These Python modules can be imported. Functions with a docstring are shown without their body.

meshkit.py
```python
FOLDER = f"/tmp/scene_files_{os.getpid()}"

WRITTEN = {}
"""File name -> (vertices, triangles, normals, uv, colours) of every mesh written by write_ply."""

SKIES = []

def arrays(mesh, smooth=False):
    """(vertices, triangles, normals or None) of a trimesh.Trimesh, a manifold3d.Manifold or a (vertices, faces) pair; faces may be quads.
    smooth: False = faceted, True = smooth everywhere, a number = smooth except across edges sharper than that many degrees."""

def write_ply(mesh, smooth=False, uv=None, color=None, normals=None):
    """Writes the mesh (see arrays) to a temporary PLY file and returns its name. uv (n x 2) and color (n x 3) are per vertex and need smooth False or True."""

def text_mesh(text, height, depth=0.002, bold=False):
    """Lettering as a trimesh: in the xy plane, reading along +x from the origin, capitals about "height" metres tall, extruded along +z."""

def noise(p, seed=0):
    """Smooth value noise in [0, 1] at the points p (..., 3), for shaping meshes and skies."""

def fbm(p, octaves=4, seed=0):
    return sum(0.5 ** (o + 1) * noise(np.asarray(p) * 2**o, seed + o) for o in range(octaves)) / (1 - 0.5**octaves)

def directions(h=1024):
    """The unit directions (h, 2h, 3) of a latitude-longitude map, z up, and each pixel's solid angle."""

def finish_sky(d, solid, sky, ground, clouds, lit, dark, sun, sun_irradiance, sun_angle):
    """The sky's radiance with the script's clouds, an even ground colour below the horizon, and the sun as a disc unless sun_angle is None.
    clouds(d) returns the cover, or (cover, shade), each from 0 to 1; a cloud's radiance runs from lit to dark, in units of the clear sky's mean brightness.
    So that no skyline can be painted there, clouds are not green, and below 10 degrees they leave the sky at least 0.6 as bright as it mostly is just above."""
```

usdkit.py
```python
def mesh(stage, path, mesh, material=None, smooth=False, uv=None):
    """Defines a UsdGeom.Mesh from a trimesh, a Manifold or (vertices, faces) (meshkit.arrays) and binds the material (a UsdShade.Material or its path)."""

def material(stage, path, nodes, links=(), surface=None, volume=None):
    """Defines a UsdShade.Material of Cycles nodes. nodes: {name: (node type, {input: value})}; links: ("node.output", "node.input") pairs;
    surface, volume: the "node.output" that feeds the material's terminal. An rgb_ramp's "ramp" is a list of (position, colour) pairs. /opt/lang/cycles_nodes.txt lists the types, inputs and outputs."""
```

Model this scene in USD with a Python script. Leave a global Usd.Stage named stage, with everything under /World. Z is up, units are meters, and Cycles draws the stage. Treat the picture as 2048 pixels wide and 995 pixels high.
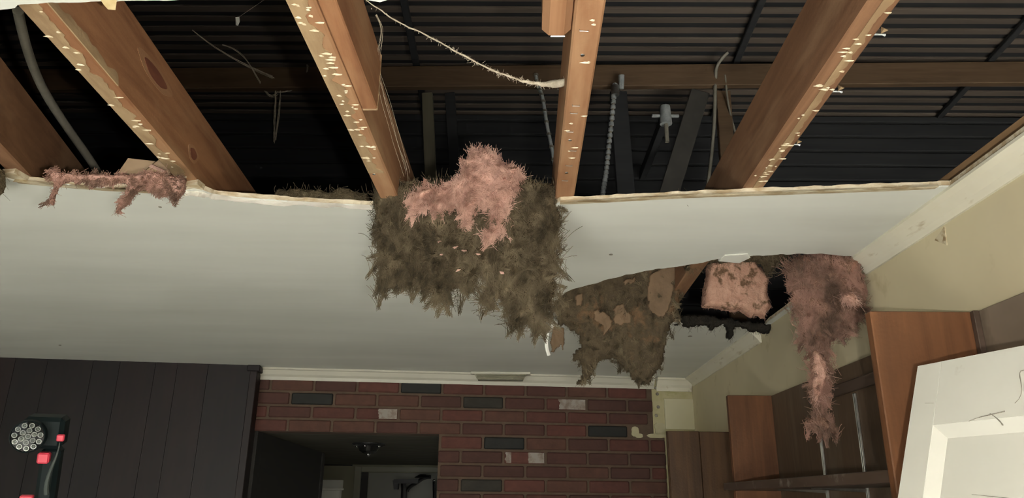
import math
import numpy as np, trimesh, shapely
from shapely.geometry import Polygon, LineString
from pxr import Usd, UsdGeom, UsdLux, UsdShade, Gf, Sdf, Vt
import usdkit, meshkit
from meshkit import fbm, noise

# ------------------------------------------------------------------ stage, camera, lights
stage = Usd.Stage.CreateInMemory()
UsdGeom.SetStageUpAxis(stage, UsdGeom.Tokens.z); UsdGeom.SetStageMetersPerUnit(stage, 1.0)
UsdGeom.Xform.Define(stage, '/World')
W, H, F = 2048, 995, 1480.0
EXPOSURE = 0.0
CAMZ = 1.80                    # lens height; the ceiling is 0.60 above it
CZ = 2.40
VPX, VPY, ROLL = 1036.0, 998.0, math.radians(0.6)
_ox, _oy = VPX - W / 2, VPY - H / 2
_c, _s = math.cos(ROLL), math.sin(ROLL)
_dx, _dy = _c * _ox + _s * _oy, -_s * _ox + _c * _oy        # un-rolled offset of the room's vanishing point
PITCH = math.atan2(_dy, F); YAW = math.atan2(_dx * math.cos(PITCH), F)
fw0 = np.array([-math.sin(YAW) * math.cos(PITCH), math.cos(YAW) * math.cos(PITCH), math.sin(PITCH)])
rt0 = np.array([math.cos(YAW), math.sin(YAW), 0.0])
up0 = np.cross(rt0, fw0)
RT = rt0 * _c + up0 * _s
UP = np.cross(RT, fw0); FW = fw0
CAM = np.array([0, 0, CAMZ])
cam = UsdGeom.Camera.Define(stage, '/World/camera')
M4 = Gf.Matrix4d(*RT, 0, *UP, 0, *(-FW), 0, *CAM, 1)
cam.AddTransformOp().Set(M4)
cam.CreateHorizontalApertureAttr(36.0); cam.CreateVerticalApertureAttr(36.0 * H / W)
cam.CreateFocalLengthAttr(36.0 * F / W); cam.CreateClippingRangeAttr(Gf.Vec2f(0.02, 100))
cam.CreateExposureAttr(EXPOSURE)

def rect_light(path, pos, look, w, h, power, color):
    L = UsdLux.RectLight.Define(stage, path); L.CreateWidthAttr(w); L.CreateHeightAttr(h)
    L.CreateIntensityAttr(power); L.CreateColorAttr(Gf.Vec3f(*color))
    d = np.array(look, float) - np.array(pos, float); d /= np.linalg.norm(d)
    r = np.cross(d, [0, 0, 1.0]); r /= np.linalg.norm(r); u = np.cross(r, d)
    L.AddTransformOp().Set(Gf.Matrix4d(*r, 0, *u, 0, *(-d), 0, *pos, 1))
# daylight entering by the windows in the wall behind the photographer, and by a window of the far room
rect_light('/World/daylight_left', (-1.55, -2.66, 1.15), (-1.55, 0, 1.25), 1.7, 1.5, 4.0, (0.90, 0.97, 1.0))
rect_light('/World/daylight_right', (0.25, -2.66, 1.05), (0.25, 0, 1.15), 0.8, 1.9, 3.0, (1.0, 0.97, 0.88))
rect_light('/World/daylight_far', (2.2, 6.2, 1.6), (0, 7.0, 1.8), 0.8, 1.0, 3.2, (1.0, 0.98, 0.88))
SUN = UsdLux.DistantLight.Define(stage, '/World/sun'); SUN.CreateIntensityAttr(18.5); SUN.CreateNormalizeAttr(True); SUN.CreateAngleAttr(0.6); SUN.CreateColorAttr(Gf.Vec3f(1, .97, .90))
_d = np.array([.12, .72, -.62]); _d /= np.linalg.norm(_d); _r = np.cross(_d, [0, 0, 1.0]); _r /= np.linalg.norm(_r); _u = np.cross(_r, _d)
SUN.AddTransformOp().Set(Gf.Matrix4d(*_r, 0, *_u, 0, *(-_d), 0, 0, 0, 5, 1))           # falls through those windows on the floor
# the phone's own little lamp, beside its lens
FL = UsdLux.DiskLight.Define(stage, '/World/phone_lamp'); FL.CreateRadiusAttr(0.012); FL.CreateIntensityAttr(11000.0); FL.CreateColorAttr(Gf.Vec3f(1, .93, .82))
_p = CAM + RT * 0.09 - FW * 0.02 - UP * 0.04
FL.AddTransformOp().Set(Gf.Matrix4d(*RT, 0, *UP, 0, *(-FW), 0, *_p, 1))

def ray(px, py):
    return FW + RT * ((px - W / 2) / F) + UP * ((H / 2 - py) / F)      # unit depth along the lens axis
def at_d(px, py, d): return CAM + ray(px, py) * d
def at_z(px, py, z): r = ray(px, py); return CAM + r * ((z - CAMZ) / r[2])
def at_y(px, py, y): r = ray(px, py); return CAM + r * (y / r[1])
def at_x(px, py, x): r = ray(px, py); return CAM + r * (x / r[0])
def at_p(px, py, P, n): r = ray(px, py); return CAM + r * (np.dot(np.asarray(P) - CAM, n) / np.dot(r, n))
def unit(v): v = np.asarray(v, float); return v / np.linalg.norm(v)
rng = np.random.default_rng(7)

# ------------------------------------------------------------------ prims
used = {}
def path_of(name, parent):
    base = str(parent.GetPath()) if parent is not None else '/World'
    k = used.get((base, name), 0); used[(base, name)] = k + 1
    return f'{base}/{name}' + (f'_{k:03d}' if k else '')
def obj(name, mesh, mat, parent=None, smooth=False):
    return usdkit.mesh(stage, path_of(name, parent), mesh, mat, smooth=smooth).GetPrim()
def tag(p, label=None, cat=None, group=None, kind=None):
    for k, v in (('label', label), ('category', cat), ('group', group), ('kind', kind)):
        if v: p.SetCustomDataByKey(k, v)
    return p
def thing(name, label=None, cat=None, loc=(0, 0, 0), group=None, kind=None):
    x = UsdGeom.Xform.Define(stage, path_of(name, None)); x.AddTranslateOp().Set(Gf.Vec3d(*map(float, loc)))
    p = tag(x.GetPrim(), label, cat, group, kind); ORG[str(p.GetPath())] = np.array(loc, float); return p
ORG = {}
def part(name, mesh, mat, parent, smooth=False):
    """mesh is given in world coordinates; it is stored relative to the thing's base"""
    root = '/'.join(str(parent.GetPath()).split('/')[:3]); o = ORG.get(root, np.zeros(3))
    v, f, n = meshkit.arrays(mesh, False)
    return obj(name, trimesh.Trimesh(v - o, f, process=False), mat, parent, smooth)
def curves(name, strands, width, mat, parent):
    root = '/'.join(str(parent.GetPath()).split('/')[:3]); o = ORG.get(root, np.zeros(3))
    c = UsdGeom.BasisCurves.Define(stage, path_of(name, parent)); c.CreateTypeAttr('linear')
    c.CreateCurveVertexCountsAttr(Vt.IntArray([len(s) for s in strands]))
    c.CreatePointsAttr(Vt.Vec3fArray.FromNumpy((np.concatenate(strands) - o).astype(np.float32)))
    c.CreateWidthsAttr(Vt.FloatArray([width])); c.SetWidthsInterpolation('constant')
    UsdShade.MaterialBindingAPI.Apply(c.GetPrim()).Bind(mat); return tag(c.GetPrim(), kind='stuff')

# ------------------------------------------------------------------ mesh helpers
def cat(*m): return trimesh.util.concatenate(list(m))
def box8(p8): return trimesh.convex.convex_hull(np.asarray(p8, float))
def bx(lo, hi, c=0.002):
    """chamfered axis aligned box"""
    lo, hi = np.minimum(lo, hi).astype(float), np.maximum(lo, hi).astype(float); c = min(c, *(0.45 * (hi - lo)))
    P = []
    for k in range(3):
        for s in np.ndindex(2, 2, 2):
            q = np.where(s, hi - c, lo + c); q[k] = hi[k] if s[k] else lo[k]; P.append(q)
    return trimesh.convex.convex_hull(np.array(P))
def fbx(O, ax, ay, az, lo, hi, c=0.002):
    """chamfered box in the frame (O; ax, ay, az)"""
    m = bx(lo, hi, c); v = np.asarray(m.vertices); A = np.stack([ax, ay, az])
    f = np.asarray(m.faces)
    if np.linalg.det(A) < 0: f = f[:, ::-1]
    return trimesh.Trimesh(np.asarray(O) + v @ A, f, process=False)
def tube(path, r, n=8, cap=True):
    P = np.asarray(path, float); r = np.broadcast_to(r, len(P)).astype(float)
    T = np.gradient(P, axis=0); T /= np.linalg.norm(T, axis=1, keepdims=True) + 1e-12
    u = unit(np.cross(T[0], [0, 0, 1.0] if abs(T[0][2]) < .9 else [1.0, 0, 0])); V = []; t = np.arange(n) / n * 2 * math.pi
    for i in range(len(P)):
        u = unit(u - T[i] * np.dot(u, T[i])); w = np.cross(T[i], u)
        V.append(P[i] + r[i] * (np.cos(t)[:, None] * u + np.sin(t)[:, None] * w))
    V = np.concatenate(V); Fc = []
    for i in range(len(P) - 1):
        for j in range(n):
            b, c2 = i * n + j, i * n + (j + 1) % n; Fc += [[b, c2, c2 + n], [b, c2 + n, b + n]]
    if cap:
        V = np.vstack([V, P[0], P[-1]]); e = len(V) - 2; l = (len(P) - 1) * n
        for j in range(n): Fc += [[e, (j + 1) % n, j], [e + 1, l + j, l + (j + 1) % n]]
    m = trimesh.Trimesh(V, Fc, process=False); m.fix_normals(); return m
def smooth_path(pts, n=12):
    P = np.asarray(pts, float); t = np.linspace(0, len(P) - 1, n); from scipy.interpolate import CubicSpline
    return CubicSpline(np.arange(len(P)), P)(t)
def lathe(profile, O, axis, n=32):
    m = trimesh.creation.revolve(np.asarray(profile, float), sections=n)
    T = trimesh.geometry.align_vectors([0, 0, 1], unit(axis)); m.apply_transform(T); m.apply_translation(O); return m

# ------------------------------------------------------------------ materials
LK = '/World/Looks'
UsdGeom.Scope.Define(stage, LK)
def mix2(name, c1, c2, scale=(8, 8, 8), lo=.35, hi=.65, rough=.7, bump=0.0, bscale=60, bdist=.002, detail=5, distortion=0, c3=None, s3=(3, 3, 3), lo3=.55, hi3=.68, f3=1.0, metallic=0, spec=.4, transl=0, coat=0):
    N = {'g': ('geometry', {}), 'm': ('mapping', {'scale': scale}), 'n': ('noise_texture', {'scale': 1.0, 'detail': detail, 'roughness': .6, 'distortion': distortion}),
         'r': ('rgb_ramp', {'ramp': [(0, c1), (lo, c1), (hi, c2), (1, c2)]}),
         'p': ('principled_bsdf', {'roughness': rough, 'metallic': metallic, 'specular_ior_level': spec, 'coat_weight': coat})}
    L = [('g.position', 'm.vector'), ('m.vector', 'n.vector'), ('n.fac', 'r.fac')]
    col = 'r.color'
    if c3 is not None:
        N.update(m3=('mapping', {'scale': s3, 'location': (3.1, 1.7, .4)}), n3=('noise_texture', {'scale': 1.0, 'detail': 4, 'roughness': .6}), q3=('map_range', {'from_min': lo3, 'from_max': hi3, 'to_min': 0, 'to_max': f3, 'clamp': True}),
                 x3=('mix_color', {'b': c3}))
        L += [('g.position', 'm3.vector'), ('m3.vector', 'n3.vector'), ('n3.fac', 'q3.value'), ('q3.result', 'x3.fac'), (col, 'x3.a')]; col = 'x3.result'
    L.append((col, 'p.base_color'))
    if bump:
        N.update(bn=('noise_texture', {'scale': bscale, 'detail': 4}), b=('bump', {'strength': bump, 'distance': bdist}))
        L += [('g.position' if np.ndim(bscale) == 0 else 'm.vector', 'bn.vector'), ('bn.fac', 'b.height'), ('b.normal', 'p.normal')]
    surf = 'p.BSDF'
    if transl:
        N.update(t=('translucent_bsdf', {}), mc=('mix_closure', {'fac': transl}))
        L += [(col, 't.color'), ('p.BSDF', 'mc.closure1'), ('t.BSDF', 'mc.closure2')]; surf = 'mc.closure'
    return usdkit.material(stage, f'{LK}/{name}', N, L, surface=surf)

M = {}
M['drywall'] = mix2('drywall', (.585, .60, .555), (.67, .685, .64), (1.0, 5, 5), .3, .7, .55, .12, 9, .01, c3=(.50, .50, .45), s3=(2, 5, 2), lo3=.6, hi3=.8, f3=.35)
M['gypsum'] = mix2('gypsum', (.60, .54, .41), (.40, .31, .19), (16, 60, 60), .42, .62, .9, .3, 200, .001)
M['white_core'] = mix2('white_gypsum', (.70, .68, .62), (.60, .57, .49), (20, 60, 60), .45, .7, .9, .3, 200, .001)
M['chip'] = mix2('yellow_chip', (.66, .54, .30), (.56, .43, .22), (40, 40, 40), .4, .6, .9)
M['paper'] = mix2('drywall_paper', (.52, .46, .33), (.36, .28, .17), (20, 60, 60), .45, .6, .8, c3=(.24, .17, .09), s3=(9, 50, 50), lo3=.52, hi3=.62)
M['cream'] = mix2('cream_paint', (.53, .47, .315), (.60, .535, .365), (3, 3, 3), .3, .7, .6, .1, 120, .001, c3=(.38, .32, .18), s3=(9, 9, 9), lo3=.60, hi3=.72, f3=.6)
M['cove'] = mix2('cove_paint', (.62, .59, .47), (.67, .65, .55), (6, 6, 6), .3, .7, .5, .1, 90, .001, c3=(.36, .29, .17), s3=(24, 6, 24), lo3=.62, hi3=.7, f3=.7)
M['crown'] = mix2('crown_paint', (.47, .455, .385), (.51, .495, .42), (3, 3, 3), .3, .7, .45)
M['back_cream'] = mix2('old_plaster', (.50, .46, .28), (.42, .38, .21), (7, 7, 7), .4, .6, .7, c3=(.36, .34, .16), s3=(6, 6, 9), lo3=.55, hi3=.62, f3=.8)
def wood(name, c1, c2, c3=None, along=1, rough=.65, f3=.6, sc=26, spec=.3):
    s = [sc, sc, sc]; s[along] = 1.6; s3 = [9, 9, 9]; s3[along] = 2.2
    return mix2(name, c1, c2, tuple(s), .30, .70, rough, .35, 120, .0012, 6, 1.2, c3, tuple(s3), .52, .66, f3, spec=spec)
M['joist'] = wood('joist_wood', (.19, .085, .042), (.33, .165, .082), (.38, .23, .125))
M['joist_pale'] = wood('joist_wood_pale', (.25, .125, .064), (.36, .20, .108), (.41, .27, .155))
M['joist_red'] = wood('joist_wood_red', (.135, .067, .036), (.24, .128, .070), (.31, .19, .11))
M['knot'] = mix2('knot_wood', (.13, .045, .03), (.20, .075, .04), (60, 12, 60), .3, .7, .6)
M['scrape'] = mix2('scraped_wood', (.34, .24, .135), (.25, .165, .09), (40, 8, 40), .4, .6, .8, .4, 90, .002)
M['purlin'] = wood('purlin_wood', (.115, .072, .042), (.16, .105, .063), (.08, .052, .032), along=0)
M['plate'] = wood('plate_wood', (.30, .18, .09), (.40, .26, .14), (.16, .10, .055))
M['roof'] = [mix2(f'roof_board_wood_{k}', tuple(np.array((.085, .067, .055)) * s), tuple(np.array((.115, .093, .077)) * s), (1.5, 14, 14), .3, .7, .85) for k, s in enumerate((1.35, .95, 1.15))]
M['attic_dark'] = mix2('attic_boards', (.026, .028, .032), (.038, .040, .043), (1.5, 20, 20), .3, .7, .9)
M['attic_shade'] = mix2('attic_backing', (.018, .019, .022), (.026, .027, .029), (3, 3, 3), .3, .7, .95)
M['cab'] = wood('cabinet_wood', (.105, .043, .019), (.175, .075, .033), (.07, .03, .014), along=2, rough=.42, sc=30, f3=.5, spec=.4)
M['cab_back'] = wood('cabinet_back_wood', (.085, .055, .034), (.12, .08, .05), (.15, .12, .09), along=2, rough=.6, f3=.5)
M['cab_far'] = wood('far_cabinet_wood', (.055, .028, .013), (.10, .052, .025), (.04, .02, .010), along=2, rough=.5, sc=30, f3=.5, spec=.3)
M['cab_near'] = mix2('dirty_back_panel', (.17, .13, .095), (.23, .18, .135), (5, 5, 5), .3, .7, .7, c3=(.11, .08, .055), s3=(8, 8, 8), lo3=.52, hi3=.64, f3=.7)
M['cab_dark'] = mix2('cabinet_shelf_wood', (.05, .032, .022), (.09, .06, .045), (5, 5, 30), .3, .7, .5, c3=(.25, .22, .19), s3=(20, 20, 20), lo3=.6, hi3=.7, f3=.6)
M['steel'] = mix2('zinc_steel', (.62, .62, .60), (.45, .45, .44), (30, 30, 30), .4, .6, .32, metallic=1)
M['conduit'] = mix2('conduit_steel', (.42, .45, .46), (.30, .33, .34), (30, 30, 30), .4, .6, .35, spec=.9)
M['chrome'] = mix2('chrome', (.7, .7, .7), (.6, .6, .6), (3, 3, 3), .4, .6, .12, metallic=1)
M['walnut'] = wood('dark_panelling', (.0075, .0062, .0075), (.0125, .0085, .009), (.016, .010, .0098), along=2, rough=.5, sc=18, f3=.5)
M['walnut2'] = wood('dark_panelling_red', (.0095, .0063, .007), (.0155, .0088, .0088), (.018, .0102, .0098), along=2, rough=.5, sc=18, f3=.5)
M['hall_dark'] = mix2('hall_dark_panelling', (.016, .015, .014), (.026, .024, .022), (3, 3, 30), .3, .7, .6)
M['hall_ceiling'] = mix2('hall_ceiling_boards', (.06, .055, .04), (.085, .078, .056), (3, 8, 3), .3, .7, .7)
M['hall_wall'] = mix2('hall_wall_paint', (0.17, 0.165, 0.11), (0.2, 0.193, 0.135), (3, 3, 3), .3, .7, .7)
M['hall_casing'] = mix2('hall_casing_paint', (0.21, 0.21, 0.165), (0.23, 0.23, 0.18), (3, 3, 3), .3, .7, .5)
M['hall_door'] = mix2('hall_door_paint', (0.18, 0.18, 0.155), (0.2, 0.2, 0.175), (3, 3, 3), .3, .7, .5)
M['black'] = mix2('black_iron', (.012, .012, .012), (.02, .02, .02), (9, 9, 9), .3, .7, .4)
M['white'] = mix2('white_plastic', (.75, .75, .70), (.78, .78, .73), (9, 9, 9), .3, .7, .4)
M['mortar'] = mix2('mortar', (.085, .058, .041), (.115, .08, .057), (25, 25, 25), .3, .7, .95, .3, 200, .002)
rb = [(.088, .034, .027), (.100, .037, .029), (.072, .031, .025), (.090, .041, .030), (.066, .030, .024)]
M['brick'] = [mix2(f'brick_red_{k}', tuple(np.array(c) * .82), tuple(np.array(c) * 1.12), (22, 22, 30), .3, .7, .85, .35, 130, .002) for k, c in enumerate(rb)]
M['brick_black'] = mix2('brick_black', (.009, .010, .009), (.014, .014, .012), (22, 22, 30), .3, .7, .7, .35, 130, .002)
M['brick_smoke'] = mix2('brick_smoked', (.016, .014, .011), (.032, .028, .021), (14, 14, 30), .3, .7, .75, .35, 130, .002)
M['glue'] = mix2('dried_adhesive', (.48, .45, .30), (.42, .38, .24), (30, 30, 30), .3, .7, .8)
M['door'] = mix2('door_paint', (.55, .545, .49), (.59, .585, .53), (4, 4, 4), .3, .7, .38, .05, 60, .001, c3=(.42, .40, .33), s3=(16, 16, 16), lo3=.68, hi3=.78, f3=.7)
M['crack'] = mix2('paint_crack', (.17, .155, .125), (.28, .26, .22), (60, 60, 60), .4, .6, .9)
M['brown_wool'] = mix2('brown_wool', (.045, .034, .021), (.105, .081, .051), (34, 34, 22), .32, .66, 1.0, 1.0, 170, .006, 6, 1.5, c3=(.19, .155, .10), s3=(16, 16, 9), lo3=.56, hi3=.70, f3=.6, spec=.05)
M['brown_fibre'] = mix2('brown_fibre', (.065, .052, .034), (.235, .19, .125), (26, 26, 16), .36, .66, 1.0, spec=.1, transl=.25)
M['grey_wool'] = mix2('grey_wool', (.085, .068, .042), (.15, .12, .075), (34, 34, 22), .32, .66, 1.0, 1.0, 170, .006, 6, 1.5, spec=.05)
M['pink_wool'] = mix2('pink_wool', (.40, .22, .17), (.58, .36, .29), (30, 30, 24), .32, .66, 1.0, 1.0, 150, .006, 6, 1.2, c3=(.20, .12, .075), s3=(24, 24, 24), lo3=.52, hi3=.70, f3=.8, spec=.05)
M['pink_fibre'] = mix2('pink_fibre', (.42, .245, .195), (.76, .52, .435), (24, 24, 20), .36, .62, 1.0, spec=.1, transl=.3)
M['pink_dirty'] = mix2('pink_dirty_wool', (.17, .10, .07), (.29, .17, .125), (26, 26, 20), .32, .66, 1.0, 1.0, 150, .006, 6, 1.5, c3=(.42, .22, .165), s3=(14, 14, 9), lo3=.54, hi3=.64, f3=.9, spec=.05)
M['dirty_fibre'] = mix2('dirty_fibre', (.15, .10, .075), (.45, .27, .215), (17, 17, 12), .38, .60, 1.0, spec=.1, transl=.25)
M['pink_block'] = mix2('pink_block_wool', (.47, .265, .19), (.60, .37, .275), (30, 30, 24), .32, .66, 1.0, .8, 170, .004, 6, .8, c3=(.12, .075, .04), s3=(26, 26, 26), lo3=.55, hi3=.64, f3=.85, spec=.05)
M['kraft'] = mix2('kraft_paper', (.055, .042, .027), (.09, .068, .042), (24, 24, 24), .32, .66, .9, .8, 140, .004, 6, 1.2, c3=(.15, .09, .05), s3=(9, 9, 9), lo3=.53, hi3=.60, f3=.8, spec=.1)
M['kraft_flat'] = mix2('kraft_sheet', (.12, .078, .044), (.165, .105, .06), (12, 12, 12), .32, .66, .8, .3, 90, .004, c3=(.10, .066, .036), s3=(14, 14, 14), lo3=.56, hi3=.66, f3=.8)
M['cardboard'] = mix2('cardboard', (.30, .20, .12), (.38, .27, .17), (9, 9, 9), .3, .7, .85)
M['cobweb'] = mix2('cobweb', (.42, .36, .27), (.60, .54, .43), (60, 60, 60), .35, .65, .9, spec=.2)
M['grey_cable'] = mix2('grey_cable', (.20, .19, .155), (.27, .255, .21), (20, 20, 20), .3, .7, .6)
M['teal'] = mix2('teal_plastic', (.003, .0075, .008), (.004, .009, .010), (9, 9, 9), .3, .7, .6, spec=.15)
M['strap'] = mix2('strap_rubber', (.035, .046, .043), (.05, .06, .056), (30, 30, 30), .3, .7, .7)
M['red'] = mix2('red_plastic', (.52, .04, .07), (.58, .05, .08), (9, 9, 9), .3, .7, .45)
M['reflector'] = mix2('reflector', (.085, .095, .09), (.05, .058, .055), (60, 60, 60), .4, .6, .35, metallic=.9)
M['lens'] = usdkit.material(stage, f'{LK}/lamp_lens', {'t': ('transparent_bsdf', {'color': (.95, .95, .95)}), 'g': ('glossy_bsdf', {'roughness': .04, 'color': (.12, .12, .12)}), 'f': ('fresnel', {'IOR': 1.5}), 'm': ('mix_closure', {})},
                            [('f.fac', 'm.fac'), ('t.BSDF', 'm.closure1'), ('g.BSDF', 'm.closure2')], surface='m.closure')
M['led'] = mix2('led_cup', (.42, .45, .43), (.30, .32, .31), (9, 9, 9), .3, .7, .14, metallic=1)
M['dark_glass'] = mix2('smoked_glass', (.012, .012, .011), (.016, .016, .014), (9, 9, 9), .3, .7, .06, spec=.9)
M['floor'] = mix2('floor_vinyl', (.44, .435, .41), (.52, .51, .48), (3, 3, 3), .3, .7, .6)
M['side_wall'] = mix2('side_wall_paint', (.50, .49, .45), (.56, .55, .50), (2, 2, 2), .3, .7, .7)
M['register'] = mix2('register_paint', (.30, .28, .20), (.36, .34, .25), (9, 9, 9), .3, .7, .5)
M['register_dark'] = mix2('register_louvre', (.10, .095, .065), (.14, .13, .09), (9, 9, 9), .3, .7, .5)

# ------------------------------------------------------------------ the setting: planes
XW = 0.897                                                    # right wall
bL, bR = at_z(520, 736, CZ), at_z(1306, 756, CZ)              # back wall against the ceiling
eS = unit((bR - bL) * [1, 1, 0]); nB = np.array([eS[1], -eS[0], 0.0])   # along the wall; towards the room
Z3 = np.array([0, 0, 1.0])
def back(px, py): return at_p(px, py, bL, nB)
def S(px, py): return float(np.dot(back(px, py) - bL, eS))    # position along the back wall
def bz(px, py): return float(back(px, py)[2])
def on_back(s, z, off=0.0): return bL * [1, 1, 0] + eS * s + nB * off + Z3 * z
s_corner = (XW - bL[0]) / eS[0]
XL, YR = -3.3, -2.7

st = lambda p: tag(p, kind='structure')
st(obj('floor', bx((XL - .1, YR - .1, -.1), (4.2, 9.2, 0)), M['floor']))
st(obj('wall_left', bx((XL - .1, YR, 0), (XL, 4.2, CZ)), M['side_wall']))
# rear wall with two openings for daylight
def slab(x0, x1, z0, z1, y0, y1): return bx((x0, y0, z0), (x1, y1, z1))
rear = cat(slab(XL, -2.45, 0, CZ, YR - .1, YR), slab(-2.45, -.65, 0, .35, YR - .1, YR), slab(-2.45, -.65, 1.95, CZ, YR - .1, YR), slab(-.65, -.2, 0, CZ, YR - .1, YR),
           slab(-.2, .7, 2.05, CZ, YR - .1, YR), slab(-.2, .7, 0, .05, YR - .1, YR), slab(.7, XW + .12, 0, CZ, YR - .1, YR))
st(obj('wall_rear', rear, M['side_wall']))
for (x0, x1, z0, z1) in ((-2.45, -.65, .35, 1.95), (-.2, .7, .05, 2.05)):
    w = thing('window', None, None, ((x0 + x1) / 2, YR, z0), kind='structure') if False else st(UsdGeom.Xform.Define(stage, f'/World/window_{1 if x0 < -1 else 2}').GetPrim())
    fr = cat(slab(x0, x0 + .04, z0, z1, YR - .09, YR - .055), slab(x1 - .04, x1, z0, z1, YR - .09, YR - .055), slab(x0 + .04, x1 - .04, z0, z0 + .04, YR - .09, YR - .055), slab(x0 + .04, x1 - .04, z1 - .04, z1, YR - .09, YR - .055))
    obj('window_frame', fr, M['white'], w)
# right wall
wr = st(UsdGeom.Xform.Define(stage, '/World/wall_right').GetPrim())
obj('plaster', bx((XW, YR, 0), (XW + .1, 4.25, CZ + .012)), M['cream'], wr)
# back wall: mortar bed with an opening, bricks proud of it
sO0, sO1 = S(517, 858), S(878, 872)                           # the passage
zO = bz(700, 864)                                             # head of the passage
sB1, sB2 = S(1304, 800), S(1332, 930)                         # right ends of the brickwork, above and below the torn corner
zTorn = bz(1300, 874)
wb = st(UsdGeom.Xform.Define(stage, '/World/wall_back').GetPrim())
def bslab(s0, s1, z0, z1, off0, off1): return fbx(bL * [1, 1, 0], eS, nB, Z3, (s0, off0, z0), (s1, off1, z1), .001)
obj('mortar_bed', bslab(sO0 - .02, sO1, zO, CZ + .1, -.13, 0), M['mortar'], wb)
obj('mortar_bed', bslab(sO1, sB2, 0, zTorn, -.13, 0), M['mortar'], wb)
obj('mortar_bed', bslab(sO1, sB1, zTorn, CZ + .1, -.13, 0), M['mortar'], wb)
obj('plaster', bslab(sB1, s_corner + .12, zTorn, CZ + .1, -.13, -.004), M['back_cream'], wb)
obj('plaster', bslab(sB2, s_corner + .12, 0, zTorn, -.13, -.004), M['back_cream'], wb)
obj('jamb', bslab(-2.6, sO0 - .004, 0, zO, -.13, -.02), M['hall_dark'], wb)
obj('backing', bslab(-2.6, sO0 - .02, zO, CZ + .1, -.13, -.02), M['mortar'], wb)
rows_y = [768, 794.3, 821, 846.8, 873.4, 901.6, 929.8, 957.3, 986.1]
zb = [bz(1100, y) for y in rows_y]
pitch_z = (zb[1] - zb[-1]) / 7
zb[0] = zb[1] + pitch_z * 1.0
while zb[-1] > .9: zb.append(zb[-1] - pitch_z)
PB = (S(1260, 780) - S(678, 775)) / 7
sA, sE = S(1051, 775), S(1008, 808)
J = .0105
blacks = {(1, 845), (2, 637), (4, 1219), (5, 1007)}; smokes = {(2, 968), (8, 963)}
whites = {(2, 1150): (1118, 1172), (3, 780): (757, 797), (6, 1020): (1007, 1022), (6, 1072): (1055, 1088)}
def px_s(row, px): return S(px, 780 + 27.5 * (row - 1))
nb = 0; deco = []
smear_m = {}
def smear_mat(base, s0, s1, name):
    # a brick with old whitewash: along-the-wall position blends red to white, sharp on the right
    N = {'g': ('geometry', {}), 'sub': ('mapping', {'location': tuple(-(bL * [1, 1, 0]))}), 'd': ('vector_math', {'math_type': 'dot_product', 'vector2': tuple(eS)}),
         'r1': ('map_range', {'from_min': s0, 'from_max': s0 + .05, 'to_min': 0, 'to_max': .8, 'clamp': True}), 'n': ('noise_texture', {'scale': 40.0}), 'mm': ('math', {'math_type': 'multiply'}), 'ad': ('math', {'math_type': 'add', 'value2': .35, 'use_clamp': True}),
         'x': ('mix_color', {'a': base, 'b': (.52, .47, .42)}), 'p': ('principled_bsdf', {'roughness': .9})}
    L = [('g.position', 'sub.vector'), ('sub.vector', 'd.vector1'), ('d.value', 'r1.value'), ('g.position', 'n.vector'), ('n.fac', 'ad.value1'), ('r1.result', 'mm.value1'), ('ad.value', 'mm.value2'), ('mm.value', 'x.fac'), ('x.result', 'p.base_color')]
    return usdkit.material(stage, f'{LK}/{name}', N, L, surface='p.BSDF')
stuff_bricks = []
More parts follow.
